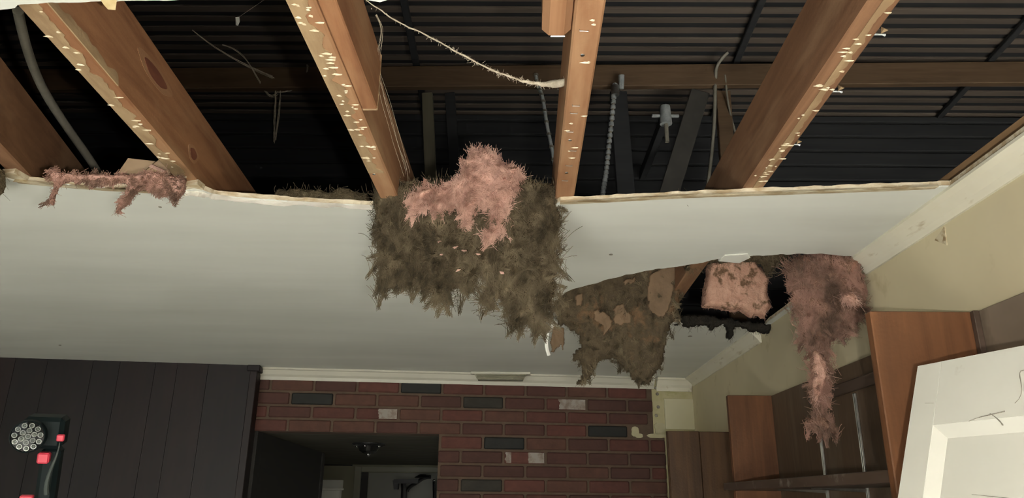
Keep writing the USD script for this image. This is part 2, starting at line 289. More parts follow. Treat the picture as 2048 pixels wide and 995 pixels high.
for r in range(1, len(zb)):
    z1, z0 = zb[r - 1] - J / 2, zb[r] + J / 2
    z1 = min(z1, CZ - .02)
    lo = sO0 - .02 if r <= 4 else sO1
    hi = sB1 if r <= 4 else sB2
    ref = sA if r % 2 else sE
    k0 = math.floor((lo - ref) / PB)
    for k in range(k0, k0 + 22):
        a, b = ref + k * PB + J / 2, ref + (k + 1) * PB - J / 2
        a, b = max(a, lo), min(b, hi)
        if b - a < .02: continue
        if r == 4 and a > S(1259, 860) - .02: continue            # bricks knocked out of the torn corner
        mid = (a + b) / 2
        m = M['brick'][int(rng.integers(0, 5))]
        for (rr, px) in blacks:
            if rr == r and abs(px_s(r, px) - mid) < PB * .4: m = M['brick_black']
        for (rr, px) in smokes:
            if rr == r and abs(px_s(r, px) - mid) < PB * .4: m = M['brick_smoke']
        off = .007 + .002 * rng.random()
        mesh = fbx(bL * [1, 1, 0], eS, nB, Z3, (a, -.03, z0), (b, off, z1), .005)
        for (rr, px), (w0, w1) in whites.items():
            if rr == r and abs(px_s(r, (w0 + w1) / 2) - mid) < PB * .45: deco.append((r, a, b, z0, z1, px_s(r, w0), px_s(r, w1), off))
        if r <= 14: obj('brick', mesh, m, wb)
        else: stuff_bricks.append(mesh)
tag(obj('brick', cat(*stuff_bricks), M['brick'][1], wb), kind='stuff')
M['whitewash'] = mix2('whitewash', (.30, .27, .24), (.20, .15, .125), (30, 30, 30), .45, .62, .9)
for (r, a, b, z0, z1, w0, w1, off) in deco:                         # old whitewash on bricks: a film with a ragged left side
    n = 14; zz = np.linspace(z0 + .003, z1 - .003, n); right = min(w1, b - .002); left = max(w0, a + .002) + .03 * (fbm(np.c_[zz * 70, zz * 0 + r, zz * 0 + w0]) - .5)
    P = Polygon(list(zip(left, zz)) + [(right, z1 - .003), (right, z0 + .003)]).buffer(0)
    for g in getattr(P, 'geoms', [P]):
        e = trimesh.creation.extrude_polygon(g, .0012, engine='earcut'); v = np.asarray(e.vertices)
        obj('whitewash', trimesh.Trimesh(np.stack([on_back(q[0], q[1], off - .0002 + q[2]) for q in v]), np.asarray(e.faces), process=True), M['whitewash'], wb)
# dabs of adhesive left where bricks are gone
for (x0, y0, x1, y1) in ((1262, 853, 1278, 872), (1270, 866, 1285, 875), (1295, 866, 1330, 875), (1308, 845, 1330, 868)):
    s0, s1, za, zc_ = S(x0, y0), S(x1, y1), bz(x0, y1), bz(x0, y0)
    t = np.linspace(0, 2 * math.pi, 20, endpoint=False); rr = 1 + .35 * (fbm(np.c_[np.cos(t) * 2 + x0, np.sin(t) * 2, t * 0]) - .5)
    P = Polygon(np.c_[(s0 + s1) / 2 + np.sign(np.cos(t)) * np.abs(np.cos(t)) ** .6 * rr * (s1 - s0) / 2, (za + zc_) / 2 + np.sign(np.sin(t)) * np.abs(np.sin(t)) ** .6 * rr * (zc_ - za) / 2]).buffer(0)
    e = trimesh.creation.extrude_polygon(P, .008, engine='earcut'); v = np.asarray(e.vertices)
    obj('adhesive_dab', trimesh.Trimesh(np.stack([on_back(q[0], q[1], -.002 + q[2]) for q in v]), np.asarray(e.faces), process=True), M['glue'], wb)
# loose plaster sheet and nail heads in the corner above the cabinet
obj('plaster_sheet', bslab(S(1328, 800), S(1392, 800), bz(1360, 858), bz(1360, 797), -.006, .004), mix2('plaster_sheet', (.56, .53, .37), (.50, .47, .31), (5, 5, 5), .3, .7, .7), wb)
for (px, py) in ((1315, 787), (1317, 813), (1313, 830), (1312, 775)):
    obj('nail_hole', lathe([[0, 0], [.009, 0], [.007, .003], [0, .004]], on_back(S(px, py), bz(px, py), -.004), nB, 8), M['crack'], wb)

# dark panelling left of the brick wall, standing a little proud of it
qL, qR = at_z(0, 714, CZ), at_z(517, 730, CZ)
eP = unit((qR - qL) * [1, 1, 0]); nP = np.array([eP[1], -eP[0], 0.0]); Lp = float(np.dot(qR - qL, eP))
wp = st(UsdGeom.Xform.Define(stage, '/World/wall_panelling').GetPrim())
def pslab(s0, s1, z0, z1, o0, o1, c=.001): return fbx(qL * [1, 1, 0], eP, nP, Z3, (s0, o0, z0), (s1, o1, z1), c)
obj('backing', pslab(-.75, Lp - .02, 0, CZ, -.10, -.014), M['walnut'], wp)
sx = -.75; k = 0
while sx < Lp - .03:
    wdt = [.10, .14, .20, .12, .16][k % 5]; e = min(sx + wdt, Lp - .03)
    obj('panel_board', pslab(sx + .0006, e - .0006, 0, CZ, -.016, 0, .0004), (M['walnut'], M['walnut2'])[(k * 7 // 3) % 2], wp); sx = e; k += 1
obj('corner_trim', pslab(Lp - .035, Lp, 0, CZ - .0, -.10, .006, .003), M['walnut2'], wp)
obj('cap_trim', pslab(Lp - .05, Lp + .012, CZ - .03, CZ, -.105, .014, .004), M['walnut'], wp)

# passage behind the opening
xh = float(on_back(sO0, 0)[0]); yh = float(on_back(sO0, 0, -.13)[1])
cZ = zO
hl_end = at_z(647, 904.5, cZ)
h0 = on_back(sO0 - .004, 0, -.131); h1 = hl_end * [1, 1, 0]; hv = unit(h1 - h0); hn = np.array([hv[1], -hv[0], 0])
st(obj('wall_hall_left', cat(fbx(h0, hv, hn, Z3, (0, -.08, 0), (np.linalg.norm(h1 - h0), 0, cZ), .001), fbx(h1, hv, hn, Z3, (-.06, -.09, 0), (.02, .010, cZ), .003)), M['hall_dark']))
yf = float(at_z(760, 929, cZ)[1])
hc = st(UsdGeom.Xform.Define(stage, '/World/ceiling_hall').GetPrim())
for k in range(30):                                              # boarded ceiling of the passage
    o = -.132 - k * .12
    obj('ceiling_board', fbx(bL * [1, 1, 0], eS, nB, Z3, (sO0 - .6 - (k > 14) * 1.0, o - .117, cZ + .001), (sO1 + .9 + (k > 14) * 1.0, o, cZ + .03), .003), M['hall_ceiling'], hc)
st(obj('wall_hall_right', bx((2.8, yh + .3, 0), (2.9, yf, cZ)), M['hall_wall']))
def far(px, py): return at_y(px, py, yf)
wf = st(UsdGeom.Xform.Define(stage, '/World/wall_hall_back').GetPrim())
obj('plaster', bx((-3.0, yf, 0), (2.9, yf + .1, cZ + .02)), M['hall_wall'], wf)
obj('picture_rail', bx((far(645, 931)[0], yf - .012, far(700, 931)[2]), (far(705, 931)[0], yf, far(700, 926)[2] - .003), .002), M['hall_dark'], wf)
d3 = st(UsdGeom.Xform.Define(stage, '/World/door_1').GetPrim())
x0, x1 = far(709, 960)[0], far(722, 960)[0]; zt = far(790, 943)[2]; zt2 = far(790, 933)[2]; xr = far(905, 960)[0]
obj('casing', bx((x0, yf - .022, 0), (x1, yf, zt2), .003), M['hall_casing'], d3)
obj('casing', bx((x1, yf - .022, zt), (xr, yf, zt2), .003), M['hall_casing'], d3)
obj('jamb_gap', bx((x1, yf - .006, 0), (far(736, 960)[0], yf, zt - .004)), M['hall_dark'], d3)
obj('door_leaf', bx((far(737, 960)[0], yf - .016, 0), (xr, yf, zt - .008), .003), M['hall_door'], d3)
# ------------------------------------------------------------------ ceiling with two torn openings
def zc(pts, z=CZ): return [tuple(at_z(x, y, z)[:2]) for x, y in pts]
far_edge = [(-260, 326), (-60, 350), (0, 355), (50, 364), (110, 369), (200, 376), (290, 381), (352, 386), (388, 379), (412, 384), (430, 392), (470, 395), (520, 400), (580, 404), (640, 408), (700, 411), (748, 413), (752, 426), (800, 428), (1000, 424), (1108, 414), (1118, 406), (1200, 402), (1300, 397), (1400, 392), (1530, 387), (1640, 383), (1760, 379), (1850, 376), (1884, 373)]
def rough_line(pts, step=8, amp=1.6, seed=0):
    L = LineString(pts); d = np.arange(0, L.length, step); P = np.array([L.interpolate(t).coords[0] for t in d] + [pts[-1]])
    P[1:-1, 1] += amp * 2 * (fbm(np.c_[d[1:] / 22.0, d[1:] * 0 + seed, d[1:] * 0], 4, seed) - .5); return [tuple(p) for p in P]
fe = rough_line(far_edge, 7, 2.0, 3)
hole1 = zc(fe) + [(XW - .036, at_z(1884, 373, CZ)[1]), (XW - .036, .55)] + zc(rough_line([(1500, -40), (1100, -14), (800, -4), (760, 4), (720, -3), (480, -3), (230, 3), (222, 14), (205, 3), (100, 6), (36, 10), (30, 16), (0, 19), (-200, 26), (-300, 30)], 7, 1.5, 5))
hole2_px = [(1108, 603), (1130, 585), (1160, 573), (1200, 563), (1270, 546), (1340, 535), (1368, 531), (1400, 525), (1440, 517), (1500, 512), (1560, 508), (1640, 507), (1690, 510), (1718, 512), (1640, 568), (1590, 604), (1540, 640), (1528, 655), (1530, 664), (1490, 656), (1460, 648), (1420, 652), (1380, 648), (1350, 645), (1300, 660), (1240, 668), (1180, 664), (1140, 655), (1112, 640), (1108, 603)]
hole2 = zc(rough_line(hole2_px, 6, 3.0, 9))
outer = Polygon([(XL, YR), (XW, YR), (XW, at_z(1390, 757, CZ)[1] + .1), tuple((bR + eS * .1)[:2]), tuple((bL - eS * 2.6 - nB * 0)[:2]), (XL, 3.6)]).buffer(0)
ceil_poly = outer.difference(Polygon(hole1).buffer(0)).difference(Polygon(hole2).buffer(0))
def extrude(poly, z0, h):
    ms = []
    for g in getattr(poly, 'geoms', [poly]):
        if g.area > 1e-4: m = trimesh.creation.extrude_polygon(g, h, engine='earcut'); m.apply_translation((0, 0, z0)); ms.append(m)
    return cat(*ms)
ce = st(UsdGeom.Xform.Define(stage, '/World/ceiling').GetPrim())
obj('plasterboard', extrude(ceil_poly, CZ, .0030), M['drywall'], ce)
# gypsum core, its broken edge a little short of the paper face
core = ceil_poly.buffer(-.0022)
obj('gypsum_core', extrude(core, CZ + .0030, .0115), M['gypsum'], ce)
# strips of torn paper curling along the broken edge
def strip(name, pts_px, w, drop, mat, seed):
    P = np.array([at_z(x, y, CZ) for x, y in pts_px]); P = smooth_path(P, len(P) * 5); n = len(P); V = []
    for i, p in enumerate(P):
        ww = w * (.45 + 1.1 * fbm([[i * .33, seed, 0]])[0]); dr = drop * (.3 + 1.4 * fbm([[i * .4, seed, 5]])[0])
        V += [p + [0, .012, -.0006], p + [0, -.001, -.002], p + [0, -ww * .5, -dr], p + [0, -ww * .5 + .001, -dr - .0012 + .003], p + [0, 0, .004]]
    Fc = []
    for i in range(n - 1):
        for j in range(4):
            a = i * 5 + j; Fc += [[a, a + 1, a + 6], [a, a + 6, a + 5]]
    m = trimesh.Trimesh(V, Fc, process=False); return obj(name, m, mat, ce)
strip('torn_paper', [(1120, 404), (1250, 398), (1380, 391), (1500, 387), (1640, 382), (1780, 377), (1876, 372)], .008, .002, M['paper'], 1)
strip('torn_paper', [(30, 361), (110, 369), (200, 376), (300, 382), (350, 386)], .012, .004, M['paper'], 2)
strip('torn_paper', [(372, 382), (412, 386), (450, 394), (560, 403), (660, 409), (746, 413)], .012, .010, M['white_core'], 3)
for (pts) in ([(8, 352), (35, 350), (62, 366), (20, 368)], [(366, 376), (398, 372), (412, 383), (385, 390), (360, 388)]):          # chips of plaster on the broken edge
    c = np.array([at_z(x, y, CZ + .004) for x, y in pts]) - [0, .012, 0]
    obj('plaster_chip', box8(np.vstack([c, c + [0, .004, .012]])), M['gypsum'], ce)
c = np.array([at_z(x, y, CZ - .003) for x, y in [(1437, 522), (1450, 511), (1496, 508), (1501, 515), (1478, 526)]])
obj('plaster_chip', box8(np.vstack([c, c + [0, .004, .006]])), M['white'], ce)
c = np.array([at_z(x, y, CZ - .002) for x, y in [(200, -2), (234, -2), (231, 20), (216, 19), (207, 9)]])
obj('plaster_chip', box8(np.vstack([c, c + [0, -.002, .012]])), M['chip'], ce)
# marks and dents on the board
for (px, py, r) in ((1222, 509, .0055), (120, 690, .006), (1380, 672, .009), (955, 630, .004), (320, 414, .004)):
    obj('dent', lathe([[0, 0], [r, 0], [r * .8, .0015], [0, .002]], at_z(px, py, CZ - .0012), Z3, 9), M['crack'], ce)

# cornices
def cornice(name, A, B, prof, inward, mat, lay=1):
    """prof: (distance from the wall, distance below the ceiling) corners"""
    A, B = np.array(A, float), np.array(B, float); pts = [p + np.array(inward) * a - Z3 * b for p in (A, B) for a, b in prof]
    n = len(prof); v = np.array(pts); Fc = []
    for i in range(n):
        j = (i + 1) % n; Fc += [[i, j, n + j], [i, n + j, n + i]]
    for i in range(1, n - 1): Fc += [[0, i + 1, i], [n, n + i, n + i + 1]]
    m = trimesh.Trimesh(v, Fc, process=False); m.fix_normals(); return st(obj(name, m, mat))
hCr = CZ - bz(900, 768)
t1 = [(0, 0), (hCr * .8, 0), (hCr * .8, hCr * .14), (hCr * .66, hCr * .2), (hCr * .45, hCr * .55), (hCr * .25, hCr * .72), (hCr * .2, hCr), (0, hCr)]
cornice('trim_1', on_back(S(518, 745), CZ), on_back(S(1306, 760), CZ), t1, nB, M['crown'])
cornice('trim_2', on_back(S(1309, 760) + .006, CZ, -.004), on_back(s_corner - .005, CZ, -.004), [(a, b * 1.15) for a, b in t1], nB, M['cove'])
yb = at_z(1390, 757, CZ)[1]
for nm_, ya_, yb_ in (('trim_3', .5, at_x(1716, 520, XW - .02)[1]), ('trim_4', at_x(1512, 676, XW - .02)[1], yb - .03)): cornice(nm_, (XW, ya_, CZ), (XW, yb_, CZ), [(0, 0), (.042, 0), (.042, .006), (.030, .014), (.014, .030), (.006, .042), (0, .042)], (-1, 0, 0), M['cove'])

# ------------------------------------------------------------------ joists
ZJ = CZ + .0150
def joist(bl_near, bl_far, w, h, label, mat, far_y=3.44, near_y=.15, tops=.002):
    """bottom-left edge given by two image points"""
    a, b = at_z(*bl_near, ZJ), at_z(*bl_far, ZJ); d = unit(b - a)
    A = a + d * ((near_y - a[1]) / d[1]); L = (far_y - A[1]) / d[1]
    side = np.array([d[1], -d[0], 0])
    t = thing('ceiling_joist', label, 'joist', A)
    part('timber', fbx(A, side, d, Z3, (0, 0, 0), (w, L, h), .003), mat, t)
    return t, A, d, side, L
j1 = joist((-330, 0), (25, 355), .038, .142, 'leftmost brown ceiling joist, mostly cut off at the left of the picture', M['joist_red'])
j2 = joist((26, 0), (369, 376), .040, .142, 'broad orange ceiling joist with two dark oval knots on its side', M['joist'])
j3 = joist((569, 0), (750, 376), .040, .142, 'ceiling joist with a shorter board nailed along it, left of the brown hanging batt', M['joist_pale'])
j4 = joist((1151, 0), (1112, 385), .040, .142, 'slim pale ceiling joist where the thick cobweb strand ends, right of the brown hanging batt', M['joist_pale'])
j5 = joist((1738, 0), (1489, 372), .042, .142, 'dark sided ceiling joist with nails sticking out of its edge, right of the conduit', M['joist_red'])
def jp(j, side, along, up): _, A, d, s, L = j; return A + s * side + d * along + Z3 * up
def along_of(j, px, py, side_off=None, z=None):
    """distance along the joist of an image point on its right/left face"""
    _, A, d, s, L = j; P = at_p(px, py, A + s * side_off, s); q = P - (A + s * side_off); return float(np.dot(q, d)), float(q[2])
# knots on the second joist's right face: raised oval discs with a pale ring
for (px, py, ra, rz_) in ((311, 150, .048, .012), (386, 308, .018, .011)):
    u, v = along_of(j2, px, py, .040)
    v = min(max(v, .02), .12)
    for (nm, kk, mat, off) in (('knot_ring', 1.55, M['joist_pale'], .0006), ('knot', 1.0, M['knot'], .0014)):
        t = np.linspace(0, 2 * math.pi, 28, endpoint=False)
        rim = np.array([jp(j2, .040, u + kk * ra * math.cos(a) * (1 + .12 * math.sin(3 * a)), v + kk * rz_ * math.sin(a)) for a in t])
        m = box8(np.vstack([rim - j2[3] * .001, rim + j2[3] * off]))
        ring_p = part(nm, m, mat, j2[0] if nm == 'knot_ring' else ring_p)
# scraped pale strip along the lower edges (old plaster paper torn off)
def scrape(j, a0, a1, w0, w1, seed):
    n = 160; aa = np.linspace(a0, a1, n); e = w0 + .001 + (w1 - w0) * (.3 + 1.2 * fbm(np.c_[aa * 34, aa * 0 + seed, aa * 0], 6))
    P = Polygon(list(zip([w0] * n, aa)) + list(zip(e[::-1], aa[::-1]))).buffer(0)
    m = cat(*[trimesh.creation.extrude_polygon(g, .0015, engine='earcut') for g in getattr(P, 'geoms', [P])]); v = np.asarray(m.vertices); _, A, d, s, L = j
    V = np.stack([A + s * q[0] + d * q[1] - Z3 * (.0012 - q[2] * .2 + 0) for q in v]); V[:, 2] = A[2] - .0012 + v[:, 2]
    part('scraped_strip', trimesh.Trimesh(V, np.asarray(m.faces)[:, ::-1], process=True), M['scrape'], j[0])
def flecks(j, a0, a1, lo, hi, count, seed):
    r = np.random.default_rng(seed); ms = []; _, A, d, sd, L = j
    for k in range(count):
        c = A + d * r.uniform(a0, a1) + sd * r.uniform(lo, hi) - Z3 * .0016; h = r.uniform(.0012, .0035); w = r.uniform(.002, .009)
        ms.append(box8([c - sd * w, c + sd * w * .8 + d * h, c + sd * w + Z3 * .001, c - d * h, c + Z3 * .002 + d * h * .4, c - Z3 * .0015]))
    tag(part('paper_flecks', cat(*ms), M['fleck'], j[0]), kind='stuff')
M['fleck'] = mix2('torn_paper_fleck', (.66, .60, .46), (.54, .45, .30), (60, 60, 60), .4, .6, .8)
flecks(j2, .55, 1.25, .004, .03, 30, 1); flecks(j3, .5, 1.15, .006, .036, 70, 2); flecks(j4, .5, 1.2, .004, .036, 14, 3); flecks(j5, .5, 1.25, .006, .036, 50, 4)
scrape(j2, .55, 1.28, .002, .026, 1); scrape(j3, .55, 1.2, .002, .026, 2); scrape(j5, .55, 1.28, .018, .030, 4)
n_ = 70; uu = np.linspace(.5, along_of(j2, 236, 168, .040)[0], n_); hh = .018 * (.5 + fbm(np.c_[uu * 30, uu * 0 + 5, uu * 0], 5)); hh[-1] = .003; hh[-2] *= .7
low = [jp(j2, .0395, u, .002) for u in uu]; top = [jp(j2, .0395, u, h) for u, h in zip(uu, hh)]; sd2 = j2[3] * .0022
V9 = np.array(low + top + [q + sd2 for q in low] + [q + sd2 for q in top]); Fc = []
for i in range(n_ - 1): Fc += [[2 * n_ + i, 2 * n_ + i + 1, 3 * n_ + i + 1], [2 * n_ + i, 3 * n_ + i + 1, 3 * n_ + i], [n_ + i, 3 * n_ + i, 3 * n_ + i + 1], [n_ + i, 3 * n_ + i + 1, n_ + i + 1], [i, i + 1, 2 * n_ + i + 1], [i, 2 * n_ + i + 1, 2 * n_ + i]]
m = trimesh.Trimesh(V9, Fc, process=False); m.fix_normals(); part('scraped_strip', m, M['scrape'], j2[0])
# the short board nailed along joist 3
u3 = along_of(j3, 728, 175, .040)[0]
part('sister_board', fbx(j3[1], j3[3], j3[2], Z3, (.0402, 0, .004), (.066, u3, .110), .002), M['joist'], j3[0])
part('sister_board_end', fbx(j3[1], j3[3], j3[2], Z3, (.040, u3 - .004, .003), (.0665, u3 + .003, .112), .002), M['scrape'], j3[0])
# block nailed to joist 4, upper left
u4 = along_of(j4, 1126, 88, -.003)[0]
t = thing('wood_block', 'short rounded wooden block nailed to the pale slim joist, at the top edge', 'block', jp(j4, -.04, .5, .0))
part('timber', fbx(j4[1], j4[3], j4[2], Z3, (-.042, .2, .004), (-.001, at_z(1126, 84, ZJ + .0)[1] - j4[1][1], .09), .010), M['joist_pale'], t)
part('nail_head', fbx(j4[1], j4[3], j4[2], Z3, (-.03, at_z(1126, 84, ZJ)[1] - j4[1][1] - .002, .008), (-.008, at_z(1126, 84, ZJ)[1] - j4[1][1] + .0025, .013), .001), M['steel'], t)
# nails along joist 5 and a few in the others
for (px, py) in ((1766, 66), (1681, 180), (1598, 286)):
    P = at_z(px - 6, py + 2, ZJ + .003)
    part('nail', tube([P - j5[3] * .02, P + j5[3] * .003 + [0, 0, -.001], P + j5[3] * .007 + [0, 0, -.002]], [.0014, .0012, .0020], 6), M['conduit'], j5[0])
    part('splinter', box8([P + j5[3] * .001, P + j5[3] * .009 + [0, -.006, .002], P + [0, -.013, 0], P + [0, -.006, .008], P + j5[3] * .004 + [0, 0, .006]]), M['scrape'], j5[0])
for (j, px, py) in ((j3, 656, 140), (j3, 640, 100), (j3, 748, 348), (j4, 1140, 280), (j4, 1133, 345), (j4, 1165, 110), (j5, 1640, 190)):
    P = at_z(px, py, ZJ); part('nail', lathe([[0, 0], [.0035, 0], [.003, .0012], [0, .0014]], P + [0, 0, .0002], -Z3, 8), M['steel'], j[0])
# rust marks / staples on joist 4: tiny wire staples
for (px, py) in ((1152, 210), (1148, 225), (1140, 262), (1138, 330), (1130, 360), (1168, 60), (1146, 300)):
    P = at_z(px, py, ZJ - .001); part('staple', tube([P + [-.006, 0, .002], P + [-.006, 0, -.0015], P + [.006, .001, -.0015], P + [.006, .001, .002]], .0006, 4), M['steel'], j4[0])
# top plate of the right wall
t = thing('wall_plate', 'dirty brown timber plate along the top of the right wall', 'timber plate', (XW + .02, .2, CZ))
part('timber', bx((XW + .004, .2, CZ + .014), (XW + .09, 1.52, CZ + .062), .003), M['plate'], t)
# ------------------------------------------------------------------ attic
dP = 4.4
pa, pb_ = at_d(-150, 139, dP), at_d(2150, 121, dP); pz = unit(pb_ - pa)
pn = unit(np.cross(Z3, pz)); pn = pn if pn[1] > 0 else -pn
hP = at_d(1000, 134, dP)[2] - at_d(1000, 184, dP)[2]
t = thing('purlin', 'long brown beam crossing the attic behind all the joists', 'beam', pa - Z3 * hP)
mid = np.linalg.norm(at_d(1180, 130, dP) - pa)
part('timber', fbx(pa - Z3 * hP, pz, pn, Z3, (-1.2, 0, 0), (mid, .045, hP), .004), M['purlin'], t)
part('timber', fbx(pa - Z3 * (hP + .004), pz, pn, Z3, (mid + .003, .002, 0), (np.linalg.norm(pb_ - pa) + 1.5, .047, hP + .004), .004), M['purlin'], t)
zr = pa[2] + .13; yP = (pa[1] + pb_[1]) / 2
rs = -.10                                                        # the roof falls slightly away from the photographer
rd = st(UsdGeom.Xform.Define(stage, '/World/roof_deck').GetPrim())
dv = unit([0, 1, rs]); nv = unit([0, -rs, 1])
O = np.array([0, yP, zr])
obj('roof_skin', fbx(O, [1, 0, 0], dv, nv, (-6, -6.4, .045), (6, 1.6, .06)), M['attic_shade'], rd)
for k in range(52):                                              # laths under the roof skin, one by one
    a = -3.6 + k * .083
    obj('roof_board', fbx(O, [1, 0, 0], dv, nv, (-5.5, a, .030 + .006 * rng.random()), (5.5, a + .036 + .008 * rng.random(), .0448), .002), M['roof'][k % 3], rd)
for i, (px, lab) in enumerate(((826, 'dark rafter above the cobweb strand, left of the slim pale joist'), (1480, 'dark rafter right of the slim pale joist, dimly seen under the roof laths'), (300, 'dark rafter above the knotted joist at the left'), (1990, 'dark rafter above the beam at the far right'))):
    P = at_d(px, 130, dP); A = np.array([P[0], yP, zr]); t = thing('rafter', lab, 'rafter', A)
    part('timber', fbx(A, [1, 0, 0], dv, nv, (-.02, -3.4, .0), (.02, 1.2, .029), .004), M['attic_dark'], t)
aw = st(UsdGeom.Xform.Define(stage, '/World/wall_attic').GetPrim())
yA = 4.45
zA1 = zr + rs * (yA - yP) + .02
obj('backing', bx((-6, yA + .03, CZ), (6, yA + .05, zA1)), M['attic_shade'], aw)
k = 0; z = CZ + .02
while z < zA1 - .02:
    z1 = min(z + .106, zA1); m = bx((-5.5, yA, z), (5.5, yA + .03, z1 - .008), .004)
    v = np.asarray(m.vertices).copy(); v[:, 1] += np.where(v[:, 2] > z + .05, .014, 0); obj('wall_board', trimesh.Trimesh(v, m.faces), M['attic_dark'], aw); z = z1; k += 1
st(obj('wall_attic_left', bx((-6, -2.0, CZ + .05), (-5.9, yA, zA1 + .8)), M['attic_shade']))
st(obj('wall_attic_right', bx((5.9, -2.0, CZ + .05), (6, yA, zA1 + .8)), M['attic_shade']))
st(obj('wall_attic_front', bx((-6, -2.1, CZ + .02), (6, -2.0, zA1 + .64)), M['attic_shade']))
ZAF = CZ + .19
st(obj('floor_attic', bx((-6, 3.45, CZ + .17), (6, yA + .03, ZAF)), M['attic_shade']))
# timbers, pipes and cables standing in the attic
def post(px0, py0, px1, py1, d, w, label, mat, name='attic_post', c='post'):
    """upright under the long beam, down to the attic floor"""
    a, b = at_d(px0, py0 - 1, d), at_d(px1, py1, d); a[2] = pa[2] + (pb_[2] - pa[2]) * (a[0] - pa[0]) / (pb_[0] - pa[0]) - hP - .006; b[1] = a[1]; b = a + (b - a) * ((a[2] - ZAF) / (a[2] - b[2]))
    ax = unit(b - a); sx_ = unit(np.cross(ax, [0, 1, 0])); n_ = np.cross(ax, sx_)
    t = thing(name, label, c, b); part('timber', fbx(a, sx_, n_, ax, (-w / 2, -.02, 0), (w / 2, .02, np.linalg.norm(b - a)), .003), mat, t); return t
M['post_grey'] = mix2('post_wood_grey', (.15, .14, .095), (.20, .185, .13), (20, 20, 3), .3, .7, .85)
post(855, 184, 868, 372, 4.43, .065, 'grey upright attic post left of the pink tuft', M['post_grey'])
post(900, 184, 915, 372, 4.43, .06, 'faint dark attic post beside the grey upright post', M['attic_dark'])
post(1236, 184, 1240, 372, 4.43, .10, 'dim upright board behind the segmented conduit', M['attic_dark'])
post(1445, 184, 1440, 372, 4.43, .085, 'reddish brown attic post beside the grey cable, left of the nail studded joist', M['purlin'])
post(1400, 184, 1338, 372, 4.43, .11, 'slanting dark grey board in the attic, right of the segmented conduit', mix2('slant_board', (.045, .044, .04), (.065, .062, .056), (9, 9, 9), .3, .7, .9), 'brace_board', 'brace')
def cable(name, pts, r, label, mat, c='cable', n=24, parts='sheath'):
    P = smooth_path([at_d(x, y, d) for x, y, d in pts], n); t = thing(name, label, c, P[-1]); part(parts, tube(P, r, 8), mat, t, smooth=50); return t, P
cable('cable', [(36, 22, 1.5), (52, 90, 1.62), (85, 175, 1.78), (135, 255, 1.9), (182, 322, 2.0), (196, 350, 2.04)], .0105, 'flat grey cable hanging in the dark left of the knotted joist', M['grey_cable'])
cable('cable', [(1430, 170, 4.37), (1430, 190, 4.36), (1428, 250, 4.36), (1422, 320, 4.36), (1414, 378, 4.36), (1412, 402, 4.36), (1411, 425, 4.36)], .011, 'thin grey cable hanging beside the reddish attic post', M['grey_cable'])
cable('cable', [(1456, 104, 4.33), (1438, 125, 4.36), (1432, 141, 4.375), (1432, 160, 4.378)], .010, 'short pale cable end bent over the long attic beam', M['grey_cable'])
cable('cable', [(1450, 150, 4.38), (1453, 180, 4.36), (1458, 215, 4.36), (1468, 255, 4.36), (1480, 300, 4.36), (1486, 360, 4.36), (1488, 400, 4.36), (1488, 425, 4.36)], .006, 'thin wire curving behind the nail studded joist', M['grey_cable'], 'wire')
t, P = cable('conduit', [(1230, 172, 4.33), (1228, 186, 4.33), (1224, 235, 4.33), (1218, 290, 4.33), (1213, 340, 4.33), (1207, 378, 4.33), (1203, 420, 4.33)], .010, 'ribbed steel conduit with bright rings, hanging right of the slim pale joist', M['grey_cable'], 'conduit', 40)
for k in range(26):
    i = 1 + k * 1.35; p = P[int(i)] + (P[min(int(i) + 1, 39)] - P[int(i)]) * (i % 1)
    part('ring', tube([p + Z3 * .0115, p + Z3 * .008, p - Z3 * .008, p - Z3 * .0115], [.0115, .0155, .0155, .0115], 10), M['conduit'], t, smooth=40)
part('connector', tube([P[0] + Z3 * .0, P[0] - Z3 * .06], .024, 12), M['steel'], t, smooth=40)
part('strap', tube([at_d(1243, 150, 4.32), at_d(1243, 178, 4.32)], [.018, .014], 8), M['conduit'], t, smooth=40)
t, P = cable('conduit', [(1072, 150, 4.37), (1078, 175, 4.36), (1086, 200, 4.35), (1094, 250, 4.35), (1106, 310, 4.35), (1112, 370, 4.35), (1116, 425, 4.35)], .011, 'dull conduit hanging left of the slim pale joist', M['conduit'], 'conduit', 30)
for k in range(14): part('ring', tube([P[2 * k] + Z3 * .006, P[2 * k] - Z3 * .006], .0145, 8), M['grey_cable'], t)
c = at_d(1331, 232, 4.1); t = thing('junction_box', 'small steel fitting on the dark attic wall between conduit and nail studded joist', 'electrical fitting', c)
part('cross_plate', bx(c + [-.075, -.004, -.004], c + [.075, .012, .010]), M['conduit'], t)
part('body', tube([c + Z3 * .06, c - Z3 * .05], [.028, .034], 10), M['conduit'], t, smooth=40)
part('stem', tube([c - Z3 * .05, c - Z3 * .16], .012, 8), M['grey_cable'], t)
part('support', bx(c + [-.02, .01, -.03], c + [.02, yA - c[1] + .005, .03]), M['attic_dark'], t)

